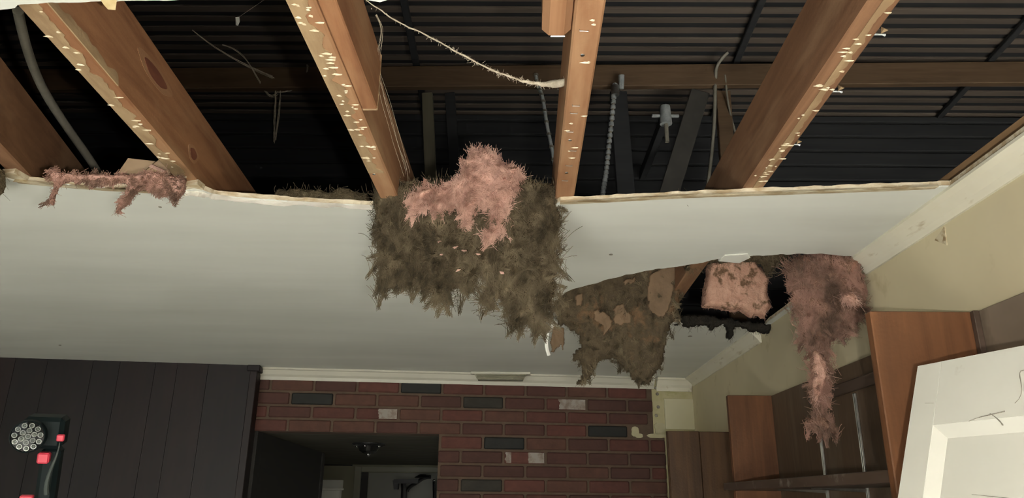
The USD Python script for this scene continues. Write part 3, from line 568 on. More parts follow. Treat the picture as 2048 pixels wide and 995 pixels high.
# cobwebs
cw = [(715, -12, 1.05), (760, 20, 1.10), (820, 55, 1.16), (880, 85, 1.22), (930, 112, 1.27), (985, 140, 1.30), (1030, 156, 1.31), (1065, 166, 1.30), (1100, 168, 1.28), (1140, 162, 1.22)]
P = smooth_path([at_d(*q) for q in cw], 60)
wob = .0016 * (np.stack([fbm(np.c_[np.arange(60) * .5, np.full(60, s), np.zeros(60)]) for s in (1, 2, 3)], 1) - .5) * 2
rad = np.interp(np.arange(60), [0, 20, 40, 48, 54, 59], [.0008, .0012, .0018, .0032, .0060, .0066]) * (.6 + .9 * fbm(np.c_[np.arange(60) * .8, np.zeros(60), np.zeros(60)]))
t = thing('cobweb_strand', 'dusty cobweb rope sagging from the top edge to the slim pale joist', 'cobweb', P[-1])
part('strand', tube(P + wob, rad, 7), M['cobweb'], t, smooth=60)
fz = []
for k in range(420):
    i = int(59 * rng.random() ** .45); p = P[i] + rng.normal(0, .0015, 3); d = unit(rng.normal(0, 1, 3) + [0, 0, -.4]); l = .002 + .008 * rng.random() * (i / 59)
    fz.append(np.stack([p, p + d * l * .5, p + d * l + rng.normal(0, .002, 3)]))
curves('fuzz', fz, .0004, M['cobweb'], t)
def web(pts_list, label, w=.0006):
    A = at_d(*pts_list[0][0]); t = thing('cobweb', label, 'cobweb', A); ss = []
    for pl in pts_list:
        P = smooth_path([at_d(*q) for q in pl], 14)
        for k in range(5): ss.append(P + np.cumsum(rng.normal(0, .0012, P.shape), 0))
    curves('threads', ss, w, M['cobweb'], t)
web([[(752, 30, 1.18), (762, 80, 1.22), (755, 130, 1.28), (770, 200, 1.36), (800, 300, 1.48), (812, 350, 1.56)]], 'fine cobweb threads down the right side of the doubled joist', .0004)
web([[(385, 60, 4.1), (440, 100, 4.2), (490, 128, 4.3), (560, 160, 4.39)], [(445, 90, 4.2), (500, 130, 4.3), (530, 180, 4.39), (556, 184, 4.39)], [(556, 184, 4.39), (600, 170, 4.39), (615, 130, 4.39)], [(552, 180, 4.39), (550, 230, 4.36), (549, 284, 4.36)], [(560, 180, 4.39), (556, 230, 4.36), (549, 280, 4.36)]], 'grey cobweb sagging in the dark between the knotted and the doubled joist', .003)
c = at_d(474, 43, 2.6); t = thing('pale_scrap', 'small pale curled scrap stuck in the dark attic above the knotted joist', 'scrap', c)
part('flake', box8([c + [-.008, 0, .018], c + [.006, 0, .02], c + [.010, 0, 0], c + [.006, 0, -.018], c + [-.004, .004, -.012], c + [-.002, .01, .004]]), M['white'], t)
part('thread', tube([c + [.0, .003, .018], c + [.01, .2, .25], c + [.02, .5, .75]], .0008, 4), M['cobweb'], t)
# ------------------------------------------------------------------ insulation
def fluff(poly_px, P0, n, thick, rag=.006, amp=.012, cell=.0045, seed=0, streak=.5, fibres=2500, flen=.025, wide=.03, flat=False, clump=38):
    """a torn pad of mineral wool: outline in its own hanging plane, real thickness, lumpy both sides; returns mesh and loose strands"""
    n = unit(n); ex = unit(np.cross(n, Z3)) * -1; ez = np.cross(ex, n) * -1
    if ez[2] < 0: ez = -ez
    P0 = np.asarray(P0, float); pts = np.array([at_p(x, y, P0, n) for x, y in poly_px]); uv = np.c_[(pts - P0) @ ex, (pts - P0) @ ez]
    L = LineString(np.vstack([uv, uv[:1]])); d = np.arange(0, L.length, .004); B = np.array([L.interpolate(t).coords[0] for t in d])
    k = d / .011; off = np.stack([fbm(np.c_[k, k * 0 + seed, k * 0 + 7 * q], 4, seed) - .5 for q in (0, 1)], 1) * 2
    poly = Polygon(B + off * rag * np.array([1, 1.6])).buffer(0)
    x0, y0, x1, y1 = poly.bounds; gx, gy = np.arange(x0, x1 + cell, cell), np.arange(y0, y1 + cell, cell); X, Y = np.meshgrid(gx, gy, indexing='ij')
    q = np.stack([X, Y, X * 0 + seed], -1)
    X = X + (noise(q * 210, 3) - .5) * cell * .8; Y = Y + (noise(q * 210, 4) - .5) * cell * .8
    ins = shapely.contains_xy(poly, X, Y); dist = np.where(ins, shapely.distance(poly.boundary, shapely.points(X, Y)), 0)
    e = np.clip(dist / wide, 0, 1); prof = thick / 2 * np.sqrt(1 - (1 - e) ** 2) + .001
    s3 = np.array([1, streak, 1])
    f1 = fbm(q * s3 * clump, 4, seed); f2 = np.abs(fbm(q * s3 * clump * 2.2, 3, seed + 9) - .5) * 2
    lump = (f1 - .5) * 2 * amp + (.5 - f2) * amp * .9
    front = prof + (lump + amp * .3) * np.clip(e * 1.6, 0, 1); backd = -prof - (fbm(q * 30, 3, seed + 5) - .5) * amp * np.clip(e, 0, 1)
    idx = -np.ones(X.shape, int); quad = ins[:-1, :-1] & ins[1:, :-1] & ins[:-1, 1:] & ins[1:, 1:]
    need = np.zeros(X.shape, bool)
    for a, b in ((0, 0), (1, 0), (0, 1), (1, 1)): need[a:a + quad.shape[0], b:b + quad.shape[1]] |= quad
    idx[need] = np.arange(need.sum()); N = need.sum(); base = P0 + X[need][:, None] * ex + Y[need][:, None] * ez
    V = np.vstack([base + front[need][:, None] * n, base + backd[need][:, None] * n])
    i, jx = np.nonzero(quad); a, b, c_, d_ = idx[i, jx], idx[i + 1, jx], idx[i + 1, jx + 1], idx[i, jx + 1]
    Ff = np.vstack([np.c_[a, b, c_], np.c_[a, c_, d_]])
    if len(Ff) and np.dot(np.cross(V[Ff[0, 1]] - V[Ff[0, 0]], V[Ff[0, 2]] - V[Ff[0, 0]]), n) < 0: Ff = Ff[:, ::-1]
    Ed = np.vstack([Ff[:, [0, 1]], Ff[:, [1, 2]], Ff[:, [2, 0]]]); key = Ed[:, 0].astype(np.int64) * (2 * N) + Ed[:, 1]; rev = Ed[:, 1].astype(np.int64) * (2 * N) + Ed[:, 0]
    bd = Ed[~np.isin(key, rev)]
    Fs = np.vstack([Ff, Ff[:, ::-1] + N, np.c_[bd[:, 1], bd[:, 0], bd[:, 0] + N], np.c_[bd[:, 1], bd[:, 0] + N, bd[:, 1] + N]])
    mesh = trimesh.Trimesh(V, Fs, process=False)
    r = np.random.default_rng(seed + 100); ss = []
    pick = r.integers(0, N, fibres); edge = bd[r.integers(0, len(bd), max(fibres // 3, 1)), 0]
    for s in np.concatenate([pick, edge]):
        p = V[s] - n * .003; dr = unit(r.normal(0, 1, 3) * [1, .6, .8] + n * .12 - Z3 * .8); l = flen * (.3 + r.random() ** 2 * 1.3); w = r.normal(0, 1, 3)
        t = np.linspace(0, 1, 5)[:, None]; ss.append(p + dr * l * t + (w - Z3 * .6) * l * .28 * t ** 2)
    return mesh, ss
def tufts(m, n, count, length, seed, per=26, root=.011, down=.9, lift=.30, spread=.55):
    """matted locks: strands that start apart on the pad and draw together at their tips"""
    r = np.random.default_rng(seed + 500); V0 = np.asarray(m.vertices); N = len(V0) // 2; n = unit(n); ss = []; t = np.linspace(0, 1, 5)[:, None]
    for k in r.integers(0, N, count):
        p = V0[k]; sc = r.uniform(.55, 1.5); d = unit(-Z3 * down + r.normal(0, spread, 3) * [1, .3, 1] + n * lift * r.uniform(0, 1.2)); l = length * sc; curl = r.normal(0, .3, 3) * l
        for q in range(per):
            o = r.normal(0, 1, 3) * [1, .45, 1] * root * sc; o -= n * abs(np.dot(o, n)) * .3; e = r.uniform(.6, 1.05)
            tip = d * l * e + r.normal(0, .0022, 3)
            ss.append(p + o * (1 - t) ** 1.3 - n * .0035 * (1 - t) + tip * t + curl * t * t - Z3 * l * .25 * t * t + r.normal(0, .0009, (5, 3)))
    return ss
def wool(name, label, poly, P0, n, thick, mat, fmat, fw=.0005, parent=None, pname='wool', tuft=None, tmat=None, **k):
    m, ss = fluff(poly, P0, n, thick, **k)
    if parent is None: t = thing(name, label, 'insulation', (m.vertices.mean(0)[0], m.vertices.mean(0)[1], m.vertices[:, 2].min()))
    else: t = parent
    part(pname, m, mat, t, smooth=True); curves('fibres', ss, fw, fmat, t)
    if tuft: curves('locks', tufts(m, n, tuft[0], tuft[1], k.get('seed', 0), *tuft[2:]), .0008, tmat or fmat, t)
    return t
eY = at_z(930, 424, CZ)[1]
A_px = [(753, 372), (772, 380), (800, 366), (840, 372), (880, 366), (960, 365), (1040, 362), (1108, 366), (1116, 400), (1121, 440), (1112, 490), (1113, 540), (1108, 600), (1098, 636), (1086, 668), (1082, 664), (1080, 655), (1066, 668), (1056, 648), (1040, 655), (1022, 650), (1016, 610), (1000, 600), (982, 602), (972, 616), (962, 598), (968, 575), (978, 556), (958, 552), (940, 582), (915, 580), (900, 590), (886, 606), (868, 596), (850, 580), (836, 566), (815, 580), (800, 566), (786, 576), (762, 594), (757, 540), (754, 470), (749, 430)]
tA = wool('brown_insulation_batt', 'brown fibrous insulation batt hanging in front of the white ceiling, topped by a pink tuft', A_px, (0, eY - .022, CZ), (0, -1, -.10), .030, M['brown_wool'], M['brown_fibre'], tuft=(1000, .024), seed=11, fibres=5000, flen=.009, amp=.015, rag=.006, clump=34, fw=.0005)
# pale crumbs caught on it
for (px, py) in ((878, 482), (884, 508), (956, 508), (930, 501), (912, 494), (915, 540), (1006, 545)):
    p = at_y(px, py, eY - .052); part('crumb', box8(p + rng.normal(0, .0022, (9, 3)) * [1.5, 1, .8]), M['pink_fibre'], tA)
B_px = [(944, 300), (952, 297), (990, 310), (1008, 324), (1012, 334), (1038, 338), (1036, 356), (1026, 365), (1030, 392), (1022, 412), (1012, 424), (1012, 448), (1004, 462), (985, 480), (970, 482), (980, 458), (978, 424), (966, 402), (955, 418), (946, 448), (924, 446), (934, 424), (922, 412), (908, 414), (900, 404), (886, 420), (866, 424), (862, 404), (848, 412), (838, 430), (824, 418), (818, 396), (826, 382), (850, 376), (880, 378), (905, 368), (922, 362), (926, 340), (932, 325)]
tB = wool('pink_insulation_tuft', 'bright pink fluffy tuft lying over the top of the brown hanging batt', B_px, (0, eY - .052, CZ), (0, -1, -.14), .034, M['pink_wool'], M['pink_fibre'], tuft=(420, .016, 24, .008), seed=23, fibres=4000, flen=.009, amp=.015, rag=.006, clump=44, wide=.02, fw=.0005, cell=.0035)
# upper curtain of the batt laid over the joists: attic wool behind the broken edge
def laid(label, pxs, py, depth, hgt, seed, mat='grey_wool', name='attic_insulation'):
    a, b = at_z(pxs[0], py[0], CZ + .015), at_z(pxs[1], py[1], CZ + .015); n = 70; m_ = 40
    X = np.linspace(a[0], b[0], n); V = []
    for i, x in enumerate(X):
        y0 = np.interp(x, [a[0], b[0]], [a[1], b[1]]) + .012
        for j in range(m_):
            v = j / (m_ - 1); e = min(1, v / .05, (1 - v) / .1 + .02); ei = min(1, i / 5 + .1, (n - 1 - i) / 5 + .1)
            zz = CZ + .015 + hgt * math.sqrt(max(e, 0)) * ei * (.6 + .8 * fbm([[x * 28, v * depth * 28, seed]], 4)[0]); V.append([x, y0 + v * depth - .012 * math.sqrt(max(e, 0)) * (fbm([[x * 40, zz * 40, seed + 3]])[0]), zz])
    V = np.array(V); Fc = []
    for i in range(n - 1):
        for j in range(m_ - 1):
            q = i * m_ + j; Fc += [[q, q + m_, q + m_ + 1], [q, q + m_ + 1, q + 1]]
    Vb = V.copy(); Vb[:, 2] = CZ + .0146; N = len(V); Fc = np.array(Fc); m = trimesh.Trimesh(np.vstack([V, Vb]), np.vstack([Fc, Fc[:, ::-1] + N]), process=False)
    t = thing(name, label, 'insulation', (V[:, 0].mean(), V[:, 1].mean(), CZ + .0146)); part('wool', m, M[mat], t, smooth=True)
    r = np.random.default_rng(seed); ss = []
    for s in r.integers(0, N, 900):
        p = V[s]; d = unit(r.normal(0, 1, 3) + [0, -.8, .4]); l = .005 + .016 * r.random(); ss.append(np.stack([p, p + d * l * .5, p + d * l + r.normal(0, .003, 3)]))
    curves('fibres', ss, .0006, M['brown_fibre'], t); return t
laid('dark brown wool lying behind the broken ceiling edge left of the doubled joist', (532, 738), (401, 412), .35, .042, 31)
laid('brown wool lying above the ceiling behind the brown hanging batt', (800, 1106), (420, 414), .3, .060, 32, 'brown_wool')
laid('thin dark wool behind the ceiling edge right of the slim pale joist', (1165, 1410), (402, 391), .35, .012, 33)
# pink clump at the left edge
yC = at_z(230, 378, CZ)[1]
C_px = [(96, 352), (108, 340), (122, 344), (160, 348), (230, 350), (300, 346), (350, 348), (374, 356), (372, 378), (360, 396), (348, 404), (340, 392), (322, 396), (312, 384), (296, 378), (284, 374), (268, 392), (254, 410), (240, 426), (230, 431), (232, 420), (246, 398), (258, 376), (240, 366), (200, 368), (160, 366), (128, 364), (116, 378), (110, 396), (104, 414), (97, 408), (104, 390), (112, 370), (102, 364)]
wool('pink_insulation_strip', 'dusty pink insulation strip drooping over the broken ceiling edge beneath the knotted joist', C_px, (0, yC - .024, CZ), (0.15, -1, -.12), .020, mix2('pink_dull_wool', (.30, .17, .135), (.43, .26, .215), (30, 30, 24), .32, .66, 1.0, 1.0, 150, .006, 6, 1.2, c3=(.17, .10, .065), s3=(24, 24, 24), lo3=.55, hi3=.68, f3=.8, spec=.05), M['dirty_fibre'], tuft=(160, .009, 20, .004), seed=41, fibres=1500, flen=.006, amp=.008, rag=.003, clump=60, wide=.012, cell=.003)
c = np.array([at_y(x, y, yC + .03) for x, y in ((236, 345), (256, 316), (310, 322), (282, 348))]); t = thing('cardboard_scrap', 'flat brown paper scrap propped behind the pink strip at the left', 'scrap', c.mean(0))
part('sheet', box8(np.vstack([c, c + [0, .02, .003]])), M['cardboard'], t)
c = np.array([at_y(x, y, yC + .015) for x, y in ((278, 352), (326, 312), (340, 345), (338, 358))])
part('folded_flap', box8(np.vstack([c, c + [0, .012, .004]])), M['cardboard'], t)
c = np.array([at_y(x, y, yC + .008) for x, y in ((297, 333), (303, 328), (330, 341), (333, 348))]); part('pale_edge', box8(np.vstack([c, c + [0, .006, .002]])), M['pink_fibre'], t)
E_px = [(-60, 322), (-10, 330), (4, 336), (9, 352), (8, 372), (2, 386), (-20, 398), (-70, 410)]
wool('brown_insulation_clump', 'dark brown wool clump at the very left edge of the picture', E_px, (0, at_z(0, 356, CZ)[1] - .03, CZ), (0, -1, -.1), .03, M['grey_wool'], M['brown_fibre'], seed=43, fibres=500, flen=.012, amp=.008, wide=.014, cell=.003)

# second opening: kraft faced batt, pink block, dirty pink wool with a tail
dF = 2.32; PF = at_d(1240, 660, dF)
F_px = [(1112, 590), (1140, 560), (1200, 540), (1290, 520), (1372, 512), (1372, 545), (1364, 575), (1358, 610), (1348, 640), (1336, 672), (1330, 710), (1322, 735), (1306, 752), (1300, 772), (1290, 766), (1276, 770), (1262, 758), (1250, 740), (1238, 726), (1226, 718), (1200, 722), (1190, 740), (1182, 760), (1164, 772), (1152, 768), (1160, 752), (1164, 730), (1150, 724), (1146, 708), (1160, 692), (1156, 668), (1140, 660), (1118, 652), (1110, 630)]
tF = wool('kraft_faced_batt', 'dark brown paper faced batt sagging out of the smaller ceiling hole', F_px, PF, (-.12, -1, -.22), .040, M['kraft'], M['brown_fibre'], tuft=(180, .018, 22, .009), seed=51, fibres=2500, flen=.008, amp=.011, rag=.007, clump=22, streak=.8)
K_px = [(1300, 545), (1330, 532), (1360, 530), (1352, 560), (1344, 600), (1336, 622), (1328, 640), (1312, 632), (1296, 618), (1292, 580)]
m, _ = fluff(K_px, PF + np.array([0, -.033, 0]), (-.12, -1, -.22), .004, rag=.003, amp=.004, seed=53, fibres=10, wide=.006, clump=16, cell=.004)
part('paper_facing', m, M['kraft_flat'], tF, smooth=True)
for i, K in enumerate(([(1186, 628), (1196, 618), (1210, 622), (1222, 630), (1228, 650), (1218, 660), (1208, 676), (1204, 650), (1190, 642)], [(1224, 618), (1240, 602), (1256, 618), (1268, 632), (1262, 646), (1244, 652), (1230, 646)], [(1150, 590), (1166, 584), (1164, 612), (1152, 616)], [(1244, 560), (1272, 552), (1268, 570), (1250, 572)])):
    m, _ = fluff(K, PF + np.array([0, -.034, 0]), (-.12, -1, -.22), .005, rag=.006, amp=.004, seed=60 + i, fibres=6, wide=.006, clump=30, cell=.003)
    part('paper_facing', m, M['kraft_flat'], tF, smooth=True)
P = smooth_path([at_p(x, y, PF + np.array([0, -.036, 0]), unit([-.12, -1, -.22])) for x, y in ((1302, 626), (1318, 638), (1332, 652))], 6)
dG = 2.46; PG = at_d(1470, 585, dG)
G_px = [(1414, 524), (1440, 520), (1500, 518), (1524, 540), (1534, 560), (1534, 590), (1541, 616), (1530, 628), (1526, 642), (1514, 630), (1500, 634), (1484, 622), (1456, 624), (1432, 618), (1404, 614), (1404, 590), (1410, 556)]
wool('pink_insulation_block', 'squarish salmon pink insulation block filling the middle of the smaller ceiling hole', G_px, PG, (-.05, -1, -.15), .08, M['pink_block'], M['pink_fibre'], seed=71, fibres=1600, flen=.007, amp=.008, rag=.004, wide=.02, clump=40)
# ragged brown lip and crumbs around that hole
Lp_px = [(1368, 532), (1400, 514), (1440, 500), (1500, 496), (1560, 496), (1580, 504), (1574, 530), (1560, 524), (1548, 536), (1530, 552), (1524, 530), (1505, 524), (1470, 524), (1430, 526), (1404, 538), (1390, 536), (1374, 544)]
wool('brown_insulation_lip', 'ragged brown wool edging the near rim of the smaller ceiling hole, above the pink block', Lp_px, at_d(1470, 520, 2.08), (0, -1, -.1), .03, M['brown_wool'], M['brown_fibre'], seed=73, fibres=900, flen=.016, amp=.008, wide=.012, cell=.0035)
D_px = [(1340, 636), (1380, 628), (1430, 632), (1480, 640), (1530, 646), (1580, 628), (1606, 622), (1600, 646), (1570, 656), (1556, 668), (1540, 660), (1530, 672), (1518, 664), (1500, 668), (1494, 656), (1470, 654), (1466, 672), (1459, 684), (1452, 672), (1452, 652), (1430, 654), (1424, 662), (1412, 650), (1380, 656), (1350, 650)]
wool('dark_insulation_fringe', 'near black ragged wool fringe along the far rim of the smaller ceiling hole', D_px, at_d(1460, 650, 2.66), (0, -1, -.1), .03, mix2('sooty_wool', (.018, .017, .015), (.035, .03, .024), (30, 30, 30), .3, .7, 1.0, .8, 150, .005, spec=.05), mix2('sooty_fibre', (.03, .027, .02), (.06, .05, .038), (30, 30, 30), .3, .7, 1.0), seed=75, fibres=700, flen=.014, amp=.008, wide=.012, cell=.0045)
dH = 1.93; PH = at_d(1640, 600, dH)
H_px = [(1570, 530), (1590, 514), (1640, 510), (1700, 511), (1716, 520), (1724, 545), (1716, 570), (1728, 600), (1732, 620), (1716, 628), (1704, 640), (1706, 660), (1694, 676), (1676, 672), (1662, 682), (1650, 690), (1648, 706), (1660, 732), (1662, 760), (1656, 790), (1648, 806), (1645, 826), (1660, 846), (1676, 868), (1668, 870), (1650, 858), (1636, 862), (1626, 852), (1616, 856), (1613, 840), (1624, 828), (1626, 806), (1616, 780), (1618, 750), (1622, 720), (1612, 700), (1606, 670), (1600, 640), (1588, 622), (1580, 600), (1582, 570), (1574, 550)]
tH = wool('dirty_pink_wool', 'dirty pink and brown wool mass with a long thin tail hanging beside the right wall', H_px, PH, (-.35, -1, -.05), .075, M['pink_dirty'], M['dirty_fibre'], seed=81, tuft=(520, .022, 24, .010), fibres=3500, flen=.009, amp=.018, rag=.008, clump=34, wide=.045, fw=.0005)
for i, K in enumerate(([(1682, 588), (1700, 582), (1714, 596), (1716, 612), (1698, 612), (1684, 602)], [(1626, 700), (1640, 704), (1654, 730), (1656, 756), (1648, 780), (1638, 800), (1630, 810), (1626, 780), (1622, 740)])):
    m, ss = fluff(K, PH + np.array([-.0, -.056 + (.014 if i else 0), 0]), (-.35, -1, -.05), .022, rag=.004, amp=.008, seed=84 + i, fibres=400, flen=.014, wide=.014, clump=60, cell=.003)
    part('pink_core', m, M['pink_wool'], tH, smooth=True); curves('fibres', ss, .0006, M['pink_fibre'], tH)
# flap of plasterboard bent down at the hole's left corner, with a rag of paper
pts = [(1096, 642), (1106, 638), (1116, 648), (1104, 660), (1099, 680), (1102, 710), (1095, 712), (1088, 690), (1090, 668), (1100, 654)]
c = np.array([at_d(x, y, 2.14) for x, y in pts]); t = thing('plasterboard_flap', 'thin white strip of plasterboard bent down at the left corner of the smaller hole', 'plasterboard scrap', c.mean(0))
q = [at_z(1112, 628, CZ + .006)] + [at_d(x, y, 2.46) for x, y in ((1106, 642), (1112, 647), (1100, 656), (1094, 672), (1093, 690), (1098, 710))]
part('strip', tube(smooth_path(q, 14), np.interp(np.arange(14), [0, 3, 7, 13], [.011, .009, .0060, .0062]), 6), M['white'], t)
R_px = [(1106, 652), (1130, 654), (1130, 684), (1126, 704), (1122, 690), (1110, 704), (1102, 706), (1100, 680)]
m, ss = fluff(R_px, at_d(1115, 680, 2.45), (0, -1, -.1), .007, rag=.003, amp=.004, seed=91, fibres=60, flen=.010, wide=.006, cell=.003); part('paper_rag', m, M['kraft_flat'], t, smooth=True)

# ------------------------------------------------------------------ ceiling register by the back wall
a, b = at_z(941, 742, CZ), at_z(1061, 743, CZ); ex = unit((b - a) * [1, 1, 0]); ny = np.array([-ex[1], ex[0], 0]); Lr = float(np.linalg.norm(b - a))
hz = CZ - at_p(1000, 760, a + ny * .006, ny)[2]
t = thing('ceiling_register', 'tan louvred air register on the ceiling against the cornice over the brick wall', 'air vent', (a + b) / 2 - Z3 * hz)
O = a.copy(); O[2] = CZ
part('flange', fbx(O, ex, ny, Z3, (0, 0, -.012), (Lr, .05, -.0002), .002), M['crown'], t)
bdy = box8([O + ex * s * 1 + ny * w + Z3 * z for (s, z) in ((.025, -.006), (Lr - .025, -.006), (.038, -hz), (Lr - .038, -hz)) for w in (.006, .034)])
part('housing', bdy, M['register_dark'], t)
for k in range(4):
    z = -.013 - k * (hz - .016) / 4; i_ = .020 + .004 * k
    part('louvre', fbx(O, ex, ny, Z3, (i_, -.002, z - .004), (Lr - i_, .008, z - .0005), .001), M['register'] if k else M['register'], t)

# ------------------------------------------------------------------ open shelving on the right wall
ZT = CAMZ + .353
p1 = at_z(1740, 622, ZT); p2 = at_z(1455, 790, ZT)
t = thing('shelf_cabinet', 'open brown wooden wall cabinet with upright end boards and dark back, along the right wall', 'cabinet', (XW - .1, 2.0, 1.0))
zl = .9
part('back_panel', bx((XW - .012, p1[1] + .012, zl), (XW, p2[1] + .0, ZT), .001), M['cab_back'], t)
part('back_panel', bx((XW - .012, .35, zl), (XW, p1[1] + .011, ZT), .001), M['cab_near'], t)
part('upright', bx((p1[0], p1[1], zl), (XW - .012, p1[1] + .024, ZT + .001), .002), M['cab'], t)
part('upright', bx((p2[0], p2[1], zl), (XW - .0, p2[1] + .024, ZT + .001), .002), M['cab'], t)
part('edge_strip', bx((XW - .024, p1[1] - .014, zl), (XW - .0125, p1[1] - .001, ZT), .001), M['cab_dark'], t)
yS = (p1[1] + .026, p2[1] - .002)
part('head_rail', bx((XW - .022, yS[0], ZT - .075), (XW - .0125, yS[1] - .35, ZT - .045), .002), M['cab_dark'], t)
zs = at_x(1700, 958, p1[0] + .03)[2]
part('shelf', bx((p1[0] + .012, yS[0], zs - .012), (XW - .03, yS[1], zs + .012), .002), M['cab_dark'], t)
part('shelf', bx((p1[0] + .012, yS[0], zs - .32), (XW - .03, yS[1], zs - .30), .002), M['cab_dark'], t)
for (px, py, top) in ((1712, 830, 730), (1643, 905, 700)):
    P = at_x(px, py, XW - .0185); zt_ = min(at_x(px - 14, top, XW - .0185)[2], ZT - .08)
    sdt = part('shelf_standard', cat(bx((XW - .0185, P[1] - .006, zl), (XW - .0122, P[1] - .003, zt_)), bx((XW - .0185, P[1] + .003, zl), (XW - .0122, P[1] + .006, zt_)), bx((XW - .0145, P[1] - .003, zl), (XW - .0122, P[1] + .003, zt_))), M['steel'], t)
    part('bracket', box8([(p1[0] + .06, P[1] - .004, zs - .013), (p1[0] + .06, P[1] + .004, zs - .013), (p1[0] + .06, P[1], zs - .016), (XW - .020, P[1] - .004, zs - .013), (XW - .020, P[1] + .004, zs - .013), (XW - .020, P[1], zs - .022)]), M['steel'], sdt)
# the further, lower unit beside the brick wall
y3 = float(on_back(S(1335, 900), 0, .70)[1]); q3 = at_y(1335, 861, y3)
t = thing('corner_cabinet', 'brown wooden end board of the furthest cabinet, right beside the brick wall', 'cabinet', (q3[0], y3, .9))
part('side_board', bx((q3[0], y3, .9), (q3[0] + .130, y3 + .02, q3[2]), .002), M['cab_far'], t)
part('side_board', bx((q3[0] + .132, y3 + .002, .9), (XW - .001, y3 + .02, q3[2] - .001), .002), M['cab_far'], t)
part('front_edge', bx((q3[0] - .003, y3 - .002, .9), (q3[0] + .0, y3 + .022, q3[2]), .001), M['cab_far'], t)
# loose flakes of paint stuck on the wall above the second upright
w0 = at_x(1690, 590, XW)
for i, K in enumerate(([(1870, 480), (1890, 452), (1895, 490), (1884, 475)],)):
    c = np.array([at_x(x, y, XW) for x, y in K]); obj('plaster_scar', box8(np.vstack([c + [-.0015, 0, 0], c + [.002, 0, 0]])), M['paper'], wr)
# ------------------------------------------------------------------ white panelled door leaning by the cabinet
D0 = at_d(1835, 731, 1.30)
ur = ray(2048, 690)                                              # the top edge runs level, towards the viewer on the right
tt = (D0[2] - CAMZ) / ur[2]; U = unit(CAM + ur * tt - D0)
# the lean: choose v (down the left edge) perpendicular to U with the picture's slope
nimg = np.cross(ray(1835, 731), ray(1795, 995)); V_ = unit(np.cross(nimg, U)); V_ = V_ if V_[2] < 0 else -V_
Nn = unit(np.cross(U, V_)); Nn = Nn if np.dot(Nn, CAM - D0) > 0 else -Nn
Ld = (D0[2] - .002) / -V_[2]
Wd = .44
t = thing('white_door', 'white painted panelled door leaning in the lower right corner', 'door', D0 + V_ * Ld)
def dbox(u0, u1, v0, v1, n0, n1, c=.002): return fbx(D0, U, V_, Nn, (u0, v0, n0), (u1, v1, n1), c)
sw, rw = .050, .116
part('stile', dbox(0, sw, 0, Ld, -.036, 0, .0006), M['door'], t)
part('stile', dbox(Wd - sw, Wd, 0, Ld, -.036, 0, .0006), M['door'], t)
part('rail', dbox(sw, Wd - sw, 0, rw, -.036, 0, .0002), M['door'], t)
part('rail', dbox(sw, Wd - sw, .95, 1.1, -.036, 0, .0002), M['door'], t)
part('rail', dbox(sw, Wd - sw, Ld - .2, Ld, -.036, 0, .0002), M['door'], t)
def dpt(u, v, n): return D0 + U * u + V_ * v + Nn * n
for (v0, v1) in ((rw, .95), (1.1, Ld - .2)):
    bv = .018
    o = [(sw, v0), (Wd - sw, v0), (Wd - sw, v1), (sw, v1)]; i_ = [(sw + bv, v0 + bv), (Wd - sw - bv, v0 + bv), (Wd - sw - bv, v1 - bv), (sw + bv, v1 - bv)]
    part('panel', box8([dpt(*p, -.014) for p in i_] + [dpt(*p, -.028) for p in i_]), M['door'], t)
    V8 = np.array([dpt(*p, -.001) for p in o] + [dpt(*p, -.0141) for p in i_] + [dpt(*p, -.030) for p in o]); Fc = []
    for k in range(4):
        a, b = k, (k + 1) % 4; Fc += [[a, b, 4 + b], [a, 4 + b, 4 + a], [8 + a, 4 + a, 4 + b], [8 + a, 4 + b, 8 + b]]
    m = trimesh.Trimesh(V8, Fc, process=False)
    part('bevel', m, M['door'], t)
def dpx(px, py): P = at_p(px, py, D0, Nn); q = P - D0; return np.dot(q, U), np.dot(q, V_)
for K, w in (([(1938, 842), (1960, 834), (1985, 828), (2010, 822)], .0016), ([(1980, 826), (1996, 838), (2006, 850)], .0018), ([(2030, 806), (2044, 778), (2040, 752), (2048, 740)], .0014), ([(1850, 806), (1868, 806)], .0008), ([(1944, 988), (2000, 994), (2040, 998)], .0010)):
    P = [dpt(*dpx(x, y), .0004) for x, y in K]; P = smooth_path(P, 10) if len(P) > 2 else np.array(P)
    part('paint_crack', tube(P, w * .6 * (.3 + 1.2 * fbm(np.c_[np.arange(len(P)) * .9, np.zeros(len(P)), np.zeros(len(P))])), 5), M['crack'], t)

# ------------------------------------------------------------------ work light on a stand at the left
dW = 1.5; cL = at_d(56, 872, dW)
look = unit(CAM + np.array([-.45, 0, -.3]) - cL); rgt = unit(np.cross(look, Z3)) * -1; upv = unit(np.cross(look, rgt)); upv = upv if upv[2] > 0 else -upv
foot = np.array([cL[0] + .045, cL[1] + .05, 0.0])
t = thing('work_light', 'dark green work light with round silver reflector and red buttons before dark panelling', 'work light', foot)
R = .0305
part('reflector', lathe([[0, -.010], [R * .6, -.006], [R * .95, .002], [R, .004], [R, -.012], [0, -.016]], cL, look, 36), M['reflector'], t, smooth=30)
part('bezel', lathe([[R * .97, -.014], [R * 1.06, -.012], [R * 1.06, .004], [R * 1.0, .006], [R * .97, .003]], cL, look, 36), M['teal'], t, smooth=30)
k = 0
for ring_, n_ in ((0, 1), (.40, 6), (.76, 11)):
    for i in range(n_):
        an = 2 * math.pi * i / n_ + ring_; p = cL + (rgt * math.cos(an) + upv * math.sin(an)) * R * ring_ + look * (-.006 + ring_ * .008)
        part('led_cup', lathe([[.0012, 0], [.0040, .0035], [.0052, .0050], [.0040, .0050], [.0008, .0012], [0, .0008], [0, 0]], p, look, 12), M['led'], t)
part('lens', lathe([[0, .0075], [R * .6, .0068], [R * .98, .0045], [R * .98, .0035], [0, .0060]], cL, look, 32), M['lens'], t, smooth=30)
hd = cL - look * .012
